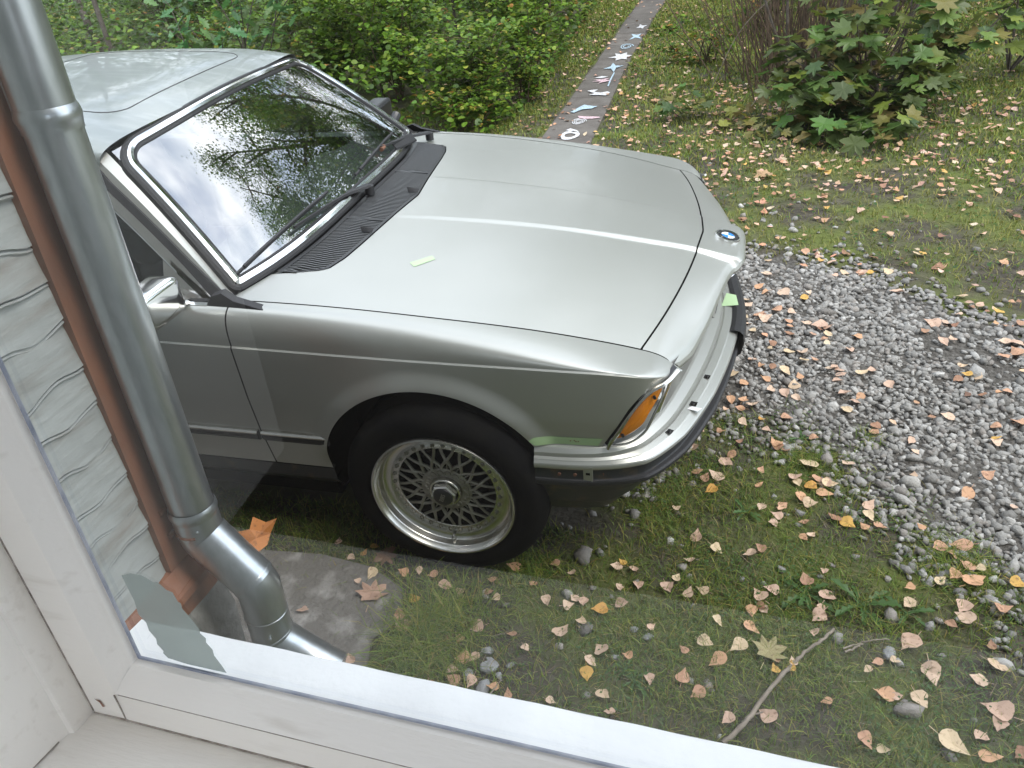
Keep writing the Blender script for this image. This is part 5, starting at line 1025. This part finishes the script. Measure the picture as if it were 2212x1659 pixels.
# three big maple leaves one can tell apart
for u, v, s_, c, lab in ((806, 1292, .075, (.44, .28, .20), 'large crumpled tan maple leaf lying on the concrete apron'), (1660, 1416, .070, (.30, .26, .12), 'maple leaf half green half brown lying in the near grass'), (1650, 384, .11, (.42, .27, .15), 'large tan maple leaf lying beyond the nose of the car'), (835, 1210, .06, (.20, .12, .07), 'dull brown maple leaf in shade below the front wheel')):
    p = pt_ground(u, v); V, F = fan(maple_outline(int(u)), lambda x, y: .25*(x*x+y*y)+.05*math.sin(9*x+7*y)+.02); me = leafmesh('maple_leaf', V, F, c, MT['dry']); o = bpy.data.objects.new('maple_leaf', me); COL.objects.link(o)
    o.location = (p[0], p[1], .02); o.scale = (s_*1.3,)*3; o.rotation_euler = (.15, .1, u); tag(o, lab, 'leaf')
# the big orange leaf caught behind the downpipe
p = H((-1.205, 1.28, -1.375)); V, F = fan([(-.5, .05), (-.35, .35), (-.05, .25), (.1, .5), (.3, .25), (.62, .12), (.3, -.05), (.2, -.3), (-.1, -.45), (-.3, -.2)], lambda x, y: .1*math.sin(5*x+3)+.2*abs(y), 0); me = leafmesh('orange_leaf', V, F, (.50, .19, .05), MT['dry'])
o = bpy.data.objects.new('orange_leaf', me); COL.objects.link(o); o.location = p; o.scale = (.12, .12, .12); o.rotation_euler = (.35, -.5, .5); tag(o, 'bright orange folded leaf stuck behind the lower downpipe', 'leaf')
# fallen stick and straws
def stick(name, Q, r, m, lab, cat='stick'):
    P = np.array([pt_ground(u, v, .018+random.uniform(-.004, .008)) for u, v in Q]); P = crv(P, 5); P += rng.normal(0, .0012, P.shape); g = G(); g.tube(P, np.linspace(r, r*.6, len(P))*(1+rng.normal(0, .08, len(P))), 7); o = mk(name, g.V, g.F, MT[m], sm=60, origin=tuple(P[0]), label=lab, cat=cat); return o
st = stick('stick', [(1560, 1606), (1600, 1570), (1640, 1520), (1685, 1462), (1712, 1436), (1745, 1405), (1780, 1378), (1802, 1358)], .0068, 'pale_twig', 'long pale fallen stick in the grass below the window')
stick('stick', [(1602, 1560), (1622, 1548), (1652, 1536)], .003, 'pale_twig', 'short side twig lying against the long pale stick')
stick('stick', [(1820, 1402), (1850, 1392), (1885, 1384), (1920, 1380)], .0028, 'pale_twig', 'thin pale twig to the right of the long stick')
stick('stick', [(1824, 1410), (1850, 1398), (1862, 1392)], .0035, 'pale_twig', 'stubby split twig beside the thin pale twig')
stick('grass_straw', [(826, 1456), (845, 1428), (870, 1392)], .0013, 'pale_twig', 'dry straw lying on the apron beside the grass tuft', 'straw')
stick('grass_straw', [(1062, 1375), (1085, 1368), (1106, 1361)], .0013, 'pale_twig', 'dry straw in the grass left of the tan leaf', 'straw')
stick('grass_straw', [(1058, 1502), (1070, 1485), (1084, 1468)], .0020, 'pale_twig', 'whitish splinter standing over the small stone heap', 'straw')

# ---- plants
def stem_curve(b, tip, bow=.1, n=8):
    b, tip = np.array(b, float), np.array(tip, float); m_ = (b+tip)/2+rng.normal(0, bow, 3)*np.array([1, 1, .2]); return crv([b, m_, tip], n//2)
OV = fan([(-.48, .10), (-.30, .33), (0, .40), (.28, .30), (.52, 0), (.28, -.30), (0, -.40), (-.30, -.33), (-.48, -.10)], lambda x, y: .22*abs(y)-.25*x*x+.03, 0)
def shrub(x, y, h, r, nleaf, lsz, cols, wts, label, cat='shrub', group=None, name='shrub', nst=9, hollow=.35, zlow=.05, shape=None, stem_r=.008, z0=0):
    t = empty(name, (x, y, z0), label, cat, group); g = G(); tips = []
    for i in range(nst):
        a = rng.uniform(0, 6.28); rr = r*rng.uniform(.25, .95); tp = (x+rr*math.cos(a), y+rr*math.sin(a), z0+h*rng.uniform(.55, 1.0)); P = stem_curve((x+rng.normal(0, r*.12), y+rng.normal(0, r*.12), z0), tp, r*.12); tips.append(P)
        g.tube(P, np.linspace(stem_r, stem_r*.25, len(P)), 5)
    # twigs carrying leaf sprays
    TW = []; tw = G()
    for i in range(max(10, nleaf//26)):
        P = tips[rng.integers(len(tips))]; k = rng.integers(len(P)//4, len(P)); a = rng.uniform(0, 6.28); L_ = r*rng.uniform(.25, .65); e = P[k]+np.array([math.cos(a)*L_, math.sin(a)*L_, L_*rng.uniform(-.25, .5)]); e[2] = max(e[2], z0+zlow); TW.append((P[k], e))
        if i < 70: tw.tube([P[k], (P[k]+e)/2+rng.normal(0, .02, 3), e], [stem_r*.4, stem_r*.3, stem_r*.15], 4)
    g.mk('stems', MT['twig'], t, kind='stuff'); tw.mk('twigs', MT['twig'], t, kind='stuff')
    A = np.array([q[0] for q in TW]); B = np.array([q[1] for q in TW]); i = rng.integers(0, len(TW), nleaf); s = rng.uniform(.1, 1.08, nleaf)[:, None]; P = A[i]+(B[i]-A[i])*s+rng.normal(0, .55*lsz, (nleaf, 3))
    P[:, 2] = np.maximum(P[:, 2], z0+.02); zr = rng.uniform(0, 2*np.pi, nleaf); V0, F0 = shape or OV
    V, F = inst(V0, F0, P, rot_mats(nleaf, np.abs(rng.normal(.35, .3, nleaf)), zr), rng.uniform(.65, 1.25, nleaf)*lsz); off_ = np.array([x, y, z0]); C = pal(nleaf, cols, wts, .16)
    o = big('foliage', V-off_, F, MT['leaf'], np.repeat(C, len(V0), 0), parent=t, kind='stuff'); return t
G1 = [(.12, .215, .020), (.085, .16, .018), (.185, .275, .032), (.048, .095, .014), (.30, .31, .05), (.36, .20, .05)]
HL = [ # x, y, height, radius, leaves, leaf size, palette weights, label
 (-1.55, 4.25, .85, .50, 1700, .050, [4, 3, 3, 1, .5, .15], 'leafy shrub with thin dark stems right behind the windscreen corner'),
 (-1.30, 5.35, .95, .55, 1700, .052, [4, 3, 3, 1, .6, .1], 'dense green shrub beside the path, second from the car'),
 (-2.35, 4.75, 1.15, .62, 2300, .052, [4, 3, 4, 1, .3, 0], 'bright green bushy shrub behind the upper windscreen frame'),
 (-1.75, 6.6, 1.05, .70, 2000, .058, [4, 4, 2, 1, .3, .1], 'broad green shrub beside the middle of the path'),
 (-3.25, 5.25, 1.20, .65, 2200, .060, [3, 3, 4, 1, .2, 0], 'light green round-leaved shrub above the car roof'),
 (-1.95, 8.2, .95, .80, 1900, .064, [3, 4, 2, 1, .4, .1], 'green shrub near the far end of the path'),
 (-3.3, 7.0, 1.15, .85, 2300, .064, [3, 4, 2, 2, .1, 0], 'dark leafy shrub in the second row behind the car roof'),
 (-4.6, 5.1, .80, .55, 1100, .055, [2, 4, 1, 3, .6, .5], 'low dark shrub with a few yellowed leaves left of the oak sapling'),
 (-5.6, 6.3, 1.25, .80, 1500, .060, [2, 4, 1, 4, .2, .1], 'dark shrub in shade beside the top of the downpipe'),
 (-4.9, 7.8, 1.10, 1.0, 2300, .068, [3, 4, 2, 2, .1, 0], 'wide dark shrub behind the oak sapling'),
 (-2.3, 10.2, .90, 1.0, 2000, .072, [3, 4, 2, 1, .3, 0], 'green shrub at the back left of the path'),
 (-4.3, 10.0, 1.00, 1.2, 2300, .078, [3, 4, 2, 2, .1, 0], 'broad shrub far behind the car roof'),
 (-7.2, 8.6, 1.30, 1.3, 2300, .074, [2, 4, 1, 4, .1, 0], 'big dim shrub at the far left beside the downpipe'),
 (-7.2, 5.4, 1.00, .9, 1500, .062, [2, 4, 1, 4, .1, .3], 'dim shrub seen just right of the downpipe'),
 (-1.35, 3.72, .32, .34, 520, .050, [4, 3, 3, 1, 1.5, .8], 'low yellowing plant in front of the shrubs at the bonnet edge'),
 (-1.05, 4.55, .42, .26, 420, .045, [4, 3, 3, 1, 1.2, .5], 'low leafy plant at the edge of the path grass'),
]
for x, y, h, r_, nl, ls, w_, lab in HL: shrub(x, y, h*1.12, r_*1.12, int(nl*1.7), ls*.94, G1, [a+.001 for a in w_], lab, group=None, nst=8 if r_ < .5 else 12)
# dim undergrowth and litter that fills the wood floor between the shrubs
n = 60000; P = np.stack([rng.uniform(-14, -.95, n), rng.uniform(3.4, 16, n), rng.uniform(.02, .60, n)], 1); k = in_view(P, 80) & (P[:, 0] < hedge_edge(P[:, 1])) & (rng.uniform(0, 1, n) < .8); P = P[k]; P[:, 2] *= sms(hedge_edge(P[:, 1])-P[:, 0], 0, .7)*.8+.2; m = len(P); d = np.linalg.norm(P-CAM, axis=1)
V, F = inst(OV[0], OV[1], P, rot_mats(m, .9), rng.uniform(.035, .06, m)*(1+.03*d)); big('undergrowth', V, F, MT['leaf'], np.repeat(pal(m, G1, [3, 5, 1, 5, .4, .4], .15), len(OV[0]), 0), kind='stuff')
# oak sapling over the roof: every leaf is a part
def leafy(name, base, label, cat, P, nrm_t, s, me_list, stems, z=0, pname='leaf'):
    t = empty(name, base, label, cat); b = Vector(base)
    g = G()
    for Q, r0 in stems: g.tube(Q, np.linspace(r0, r0*.35, len(Q)), 6)
    g.mk('stem', MT['bark'], t)
    for i in range(len(P)):
        o = bpy.data.objects.new(pname, me_list[i % len(me_list)]); COL.objects.link(o); o.parent = t; o.location = Vector(P[i])-b; o.scale = (s[i],)*3; o.rotation_euler = (nrm_t[i][0], nrm_t[i][1], nrm_t[i][2])
    return t
def lm(outl, cols, n, nm2, curl=-.25):
    out_ = []
    for j in range(n): 
        cx0 = random.uniform(-.1, .1); V, F = fan(outl(j), lambda x, y: curl*(x*x)+.18*abs(y)+.03*math.sin(8*x+j), .3); out_.append(leafmesh(nm2, V, F, [c*random.uniform(.8, 1.2) for c in cols[j % len(cols)]], MT['leaf']))
    return out_
OAK = lm(oak_outline, [(.085, .175, .06), (.065, .145, .05), (.11, .20, .065)], 9, 'oak_leaf')
b = (-3.9, 4.55, 0); stems = []; Pq, Rq, Sq = [], [], []
for tp in ((-3.4, 4.15, 1.0), (-3.75, 4.2, 1.22), (-3.3, 4.5, 1.28), (-4.3, 4.3, 1.1), (-3.9, 4.6, 1.45), (-4.5, 4.7, .9), (-3.55, 4.0, .85), (-3.1, 4.3, 1.05), (-4.1, 4.1, .8), (-2.95, 4.45, 1.12)):
    Q = stem_curve(b, tp, .08, 10); stems.append((Q, .010))
    for k in range(17):
        e = Q[-1-rng.integers(0, 4)]; Pq.append(e+rng.normal(0, .085, 3)); Rq.append((rng.normal(0, .45), rng.normal(.25, .4), rng.uniform(0, 6.28))); Sq.append(rng.uniform(.10, .165))
leafy('oak_sapling', b, 'young oak with lobed leaves standing behind the car roof', 'sapling', Pq, Rq, Sq, OAK, stems)
MAP = lm(maple_outline, [(.095, .16, .034), (.075, .135, .032), (.15, .19, .042), (.115, .175, .042), (.06, .11, .03)], 12, 'maple_leaf', -.12)
MAPY = lm(maple_outline, [(.30, .24, .05), (.22, .20, .05), (.17, .18, .05)], 5, 'maple_leaf', -.12)
def maple_plant(b, tips, per, s0, s1, meshes, label, r0=.011, spread=.13, drop=.1, name='maple_sapling'):
    stems = []; Pq, Rq, Sq = [], [], []
    for tp in tips:
        Q = stem_curve(b, tp, .06, 12); stems.append((Q, r0))
        for k in range(per):
            e = Q[-1-rng.integers(0, max(2, len(Q)//2))]; a = rng.uniform(0, 6.28); L_ = rng.uniform(.3, 1)*spread; p = e+np.array([math.cos(a)*L_, math.sin(a)*L_, rng.uniform(-drop, drop*.5)]); p[2] = max(p[2], .03)
            Pq.append(p); Rq.append((rng.normal(0, .3), rng.normal(.30, .25), a)); Sq.append(rng.uniform(s0, s1))
    return leafy(name, b, label, 'sapling', Pq, Rq, Sq, meshes, stems)
maple_plant((1.83, 4.30, 0), [(1.12, 3.50, .16), (1.35, 3.30, .14), (1.6, 3.2, .12), (1.85, 3.3, .16), (1.0, 3.7, .35), (1.1, 3.9, .6), (1.23, 3.50, .28), (1.53, 3.45, .42), (1.83, 3.70, .55), (1.38, 3.85, .60), (2.08, 4.05, .72), (1.68, 4.15, .95), (2.28, 4.25, .50), (1.13, 3.70, .30), (1.98, 3.65, .30), (1.63, 3.55, .18), (2.23, 3.90, .28), (1.93, 4.45, 1.15), (2.38, 4.75, 1.25), (1.78, 4.75, 1.35), (1.48, 4.35, 1.0), (2.68, 4.35, .75), (2.48, 4.15, .55), (1.38, 3.45, .12), (1.78, 3.50, .22), (1.58, 3.85, .8), (2.18, 4.25, .9), (1.28, 3.65, .45), (1.08, 3.80, .5), (1.53, 3.70, .7), (1.33, 4.05, .8), (2.03, 3.85, .45)], 17, .12, .19, MAP+MAPY[2:3], 'maple sapling with big drooping green leaves right of the twig bush')
maple_plant((2.95, 5.2, 0), [(2.6, 4.7, .6), (3.1, 4.8, .8), (2.8, 5.2, 1.1), (3.3, 5.2, .9), (2.6, 5.4, 1.3), (3.3, 5.0, .4)], 12, .13, .21, MAP+MAPY[1:2], 'smaller maple sapling behind the first one at the right')
maple_plant((.95, 4.0, 0), [(.80, 3.75, .10), (.95, 3.6, .07), (1.15, 3.65, .12), (.70, 3.95, .12), (1.05, 3.9, .2), (.62, 3.62, .06)], 4, .09, .125, MAPY, 'low yellow maple seedlings at the foot of the twig bush', .003, .08, .03, name='maple_seedling')
maple_plant((.40, 3.95, 0), [(.30, 3.9, .20), (.45, 3.85, .18), (.38, 4.05, .25), (.52, 4.0, .14), (.25, 4.0, .12)], 6, .08, .12, MAP, 'small dark green maple seedling between path and twig bush', .003, .09, .04, name='maple_seedling')
maple_plant((.98, 3.45, 0), [(.90, 3.40, .07), (1.0, 3.4, .10), (1.08, 3.45, .06)], 4, .06, .09, MAP[1:3], 'tiny maple seedling nearest the car nose', .003, .06, .03, name='maple_seedling')
maple_plant((1.35, 4.55, 0), [(1.2, 4.5, .35), (1.45, 4.4, .30), (1.05, 4.35, .28), (1.3, 4.6, .5)], 5, .10, .15, MAPY[1:]+MAP[2:4], 'pale maple seedling in front of the brown stems', .005, .12, .05, name='maple_seedling')
# bush of bare brown stems
t = empty('twig_bush', (1.35, 5.15, 0), 'bush of many thin bare brown stems beyond the car nose', 'bush'); g = G()
for i in range(270):
    bx_, by_ = 1.35+rng.normal(0, .30), 5.15+rng.normal(0, .24); h = rng.uniform(.8, 1.9); tp = (bx_+rng.normal(0, .26)+(bx_-1.35)*.7, by_+rng.normal(0, .2), h); P = stem_curve((bx_, by_, 0), tp, .05, 8); g.tube(P, np.linspace(rng.uniform(.003, .007), .0014, len(P)), 4)
g.mk('thin_stems', MT['twig'], t, kind='stuff')
for b0, mid, tp in (((1.33, 4.75, 0), (1.05, 4.7, .45), (.72, 4.8, 1.3)), ((1.28, 4.8, 0), (1.13, 4.75, .5), (1.1, 4.8, 1.4)), ((1.8, 4.95, 0), (1.95, 4.9, .6), (2.1, 4.95, 1.5)), ((1.5, 4.85, 0), (1.52, 4.8, .6), (1.7, 4.9, 1.5)), ((1.95, 5.1, 0), (2.15, 5.1, .6), (2.5, 5.2, 1.5))):
    g = G(); P = crv([b0, mid, tp], 8); g.tube(P, np.linspace(.017, .008, len(P)), 7); g.mk('branch', MT['bark'], t)
# dead pale branch hanging in front of it
t = empty('dead_branch', (1.35, 4.05, .30), 'dead pale forked branch hanging in front of the twig bush', 'branch'); Q0 = [(1.75, 4.5, .62), (1.45, 4.25, .52), (1.15, 4.1, .40), (.98, 4.0, .22), (.88, 3.95, .10)]
g = G(); g.tube(crv(Q0, 6), np.linspace(.010, .003, 25), 6); g.mk('main_stem', MT['pale_twig'], t)
for Q in ([(1.45, 4.25, .52), (1.42, 4.1, .35), (1.30, 4.0, .22), (1.22, 3.92, .10)], [(1.42, 4.12, .37), (1.60, 4.0, .22), (1.52, 3.9, .12)], [(1.30, 4.02, .26), (1.12, 3.95, .24), (1.0, 3.9, .16)], [(1.6, 4.35, .56), (1.62, 4.1, .32), (1.75, 4.0, .20)], [(1.22, 4.12, .43), (1.26, 3.98, .28), (1.45, 3.9, .22)], [(1.52, 3.96, .2), (1.40, 3.85, .08), (1.30, 3.8, .05)]):
    g = G(); P = crv(Q, 6); g.tube(P, np.linspace(.0055, .0018, len(P)), 5); g.mk('side_twig', MT['pale_twig'], t)
t = empty('arching_twig', (.55, 4.9, 0), 'thin pale twig arching over left of the brown stems', 'twig'); g = G(); P = crv([(.55, 4.9, 0), (.75, 4.85, .45), (1.0, 4.8, .72), (1.25, 4.8, .80)], 8); g.tube(P, .004, 5); g.mk('stem', MT['pale_twig'], t)
# slim bush with loose green leaves at the right edge
shrub(3.6, 6.6, 1.0, .85, 900, .065, G1, [4, 3, 3, 1, .3, .1], 'loose green bush at the right edge beyond the lawn', nst=9)
shrub(1.0, 7.4, 1.1, .9, 1300, .06, G1, [2, 3, 2, 2, 1.2, 1.2], 'brownish green scrub behind the bare stems', nst=16)
shrub(.45, 5.9, .5, .45, 450, .045, G1, [3, 3, 1, 2, 1, 1.5], 'low scrub with browning leaves right of the path', nst=9)
shrub(2.6, 8.3, 1.0, 1.0, 1300, .07, G1, [3, 3, 2, 2, .5, .3], 'green scrub at the top right behind the maple', nst=10)
# rosettes of toothed leaves in the near grass
def rosette(u, v, s_, n, lab, c=(.075, .15, .04)):
    p = pt_ground(u, v); t = empty('weed', tuple(p), lab, 'weed'); outl = [(0, .03), (.15, .05), (.25, .02), (.38, .10), (.45, .04), (.60, .14), (.68, .06), (.82, .12), (1.0, 0)]; o_ = outl+[(x, -y) for x, y in outl[:-1]][::-1]
    V = [(x, y, .25*x-.3*x*x+.4*abs(y)) for x, y in o_]; V = [(.5, 0, .05)]+V; F = [(0, 1+i, 1+(i+1) % len(o_)) for i in range(len(o_))]; me = leafmesh('weed_leaf', np.array(V), np.array(F), c, MT['leaf'])
    for i in range(n): o = bpy.data.objects.new('leaf', me); COL.objects.link(o); o.parent = t; o.location = (0, 0, .008); o.rotation_euler = (rng.normal(0, .15), rng.normal(-.1, .15), 6.28*i/n+rng.normal(0, .25)); o.scale = (s_*rng.uniform(.7, 1.2),)*3
rosette(1738, 1285, .085, 9, 'toothed green weed rosette under the row of tan leaves'); rosette(1858, 1312, .10, 8, 'largest toothed weed with long pale leaves in the near grass'); rosette(1958, 1330, .075, 6, 'toothed weed nearest the gravel edge at right')
rosette(1610, 1110, .06, 7, 'small weed growing in the gravel just below the bumper'); rosette(1730, 952, .05, 6, 'tiny weed among the gravel below the nose'); rosette(1370, 1475, .05, 8, 'small leafy weed close to the sill'); rosette(1350, 1450, .04, 7, 'bright weed with short round leaves left of the pink leaf')
n = 26000; t_ = rng.uniform(0, 1, n); P = np.stack([-26+52*t_, 21+5*rng.uniform(0, 1, n)-6*np.abs(t_-.5)*2, (rng.uniform(0, 1, n)**1.2)*(6.5+1.8*np.sin(t_*37)+1.2*np.sin(t_*91))], 1)
LQ0 = (np.array([(-.5, 0, 0), (0, -.36, .08), (.5, 0, -.05), (0, .36, .08)]), np.array([[0, 1, 2, 3]])); V, F = inst(LQ0[0], LQ0[1], P, rot_mats(n, 1.4), rng.uniform(.25, .55, n)); big('distant_wood', V, F, MT['leaf'], np.repeat(pal(n, G1, [2, 5, 1, 5, .3, .1], .15), 4, 0), kind='stuff')
# tall trees beyond the shrubs (seen in the windscreen) and thin trunks in the wood
LQ = (np.array([(-.5, 0, 0), (0, -.36, .08), (.5, 0, -.05), (0, .36, .08)]), np.array([[0, 1, 2, 3]]))
def tree_meshes(h, r, n, sd):
    r2 = np.random.default_rng(sd); g = G(); P = crv([(0, 0, 0), (r2.normal(0, .15), r2.normal(0, .15), h*.45), (r2.normal(0, .3), r2.normal(0, .3), h*.93)], 8); g.tube(P, np.linspace(.17, .03, len(P)), 9); nodes = []
    for i in range(26):
        k = r2.integers(len(P)//4, len(P)); a = r2.uniform(0, 6.28); L_ = r*r2.uniform(.5, 1.05)*(1-.5*max(0, k/len(P)-.6)); e = P[k]+np.array([math.cos(a)*L_, math.sin(a)*L_, L_*r2.uniform(.1, .7)]); g.tube([P[k], (P[k]+e)/2+[0, 0, .1], e], [.05, .035, .012], 5)
        for s in (.45, .7, 1): nodes.append(P[k]+(e-P[k])*s)
    nodes = np.array(nodes); i = r2.integers(0, len(nodes), n); C = nodes[i]+r2.normal(0, .38, (n, 3)); V, F = inst(LQ[0], LQ[1], C, rot_mats(n, 1.2), r2.uniform(.06, .125, n)); return g, V, F, n
def mesh_big(name, V, F, m, cols):
    o = big(name, V, F, m, cols); me = o.data; bpy.data.objects.remove(o); return me
TM = []
for k, (h, r_, n) in enumerate(((11, 2.4, 19000), (9.5, 2.0, 14000), (13, 2.2, 18000))):
    g, V, F, n = tree_meshes(h, r_, n, 20+k); me = bpy.data.meshes.new('trunk'); me.from_pydata([tuple(v) for v in g.V], [], g.F); me.materials.append(MT['bark']); TM.append((me, mesh_big('crown', V, F, MT['leaf'], np.repeat(pal(n, G1, [3, 5, 2, 4, .5, .05]), 4, 0))))
TREES = [(2.5, 13, 0, 0, 1.5, 'tall tree straight beyond the path'), (5.5, 12, 2, 1, 1.3, 'tall tree at the right beyond the lawn'), (8.5, 14.5, 0, 2, 1.2, 'tall tree far to the right'), (-.8, 14.5, 2, 3, 1.35, 'tall tree behind the path end'),
 (-4.0, 14.5, 0, 4, 1, 'tall tree behind the dark shrubs'), (-7.5, 12.5, 1, 5, 1, 'medium tree at the left of the wood'), (-11, 11, 0, .5, 1, 'tall tree at the far left of the wood'), (4.0, 17.5, 0, 1.5, 1.1, 'tall tree in the back row right'), (.8, 19, 0, 2.5, 1.1, 'tall tree in the back row middle'), (11.5, 10, 1, 3.3, 1.1, 'medium tree by the right lawn edge')]
for i, (x, y, k, rz, sc, lab) in enumerate(TREES):
    t = empty('tree', (x, y, 0), lab, 'tree'); t.rotation_euler = (0, 0, rz); t.scale = (sc, sc, sc)
    for me, nm2 in zip(TM[k], ('trunk', 'crown')): o = bpy.data.objects.new(nm2, me); COL.objects.link(o); o.parent = t
for x, y, r_, lab in ((-7.6, 7.2, .05, 'thin dark trunk left in the wood beside the downpipe'), (-6.6, 7.9, .04, 'slender dark trunk right of the first trunk'), (-2.1, 6.0, .018, 'slim upright stem in the green shrubs'), (-6.0, 5.5, .03, 'thin leaning trunk near the oak sapling')):
    g = G(); P = crv([(x, y, 0), (x+rng.normal(0, .1), y, 1.6), (x+rng.normal(0, .2), y, 3.4)], 6); g.tube(P, np.linspace(r_, r_*.6, len(P)), 8); mk('slender_tree', g.V, g.F, MT['bark'], sm=60, origin=(x, y, 0), label=lab, cat='tree')
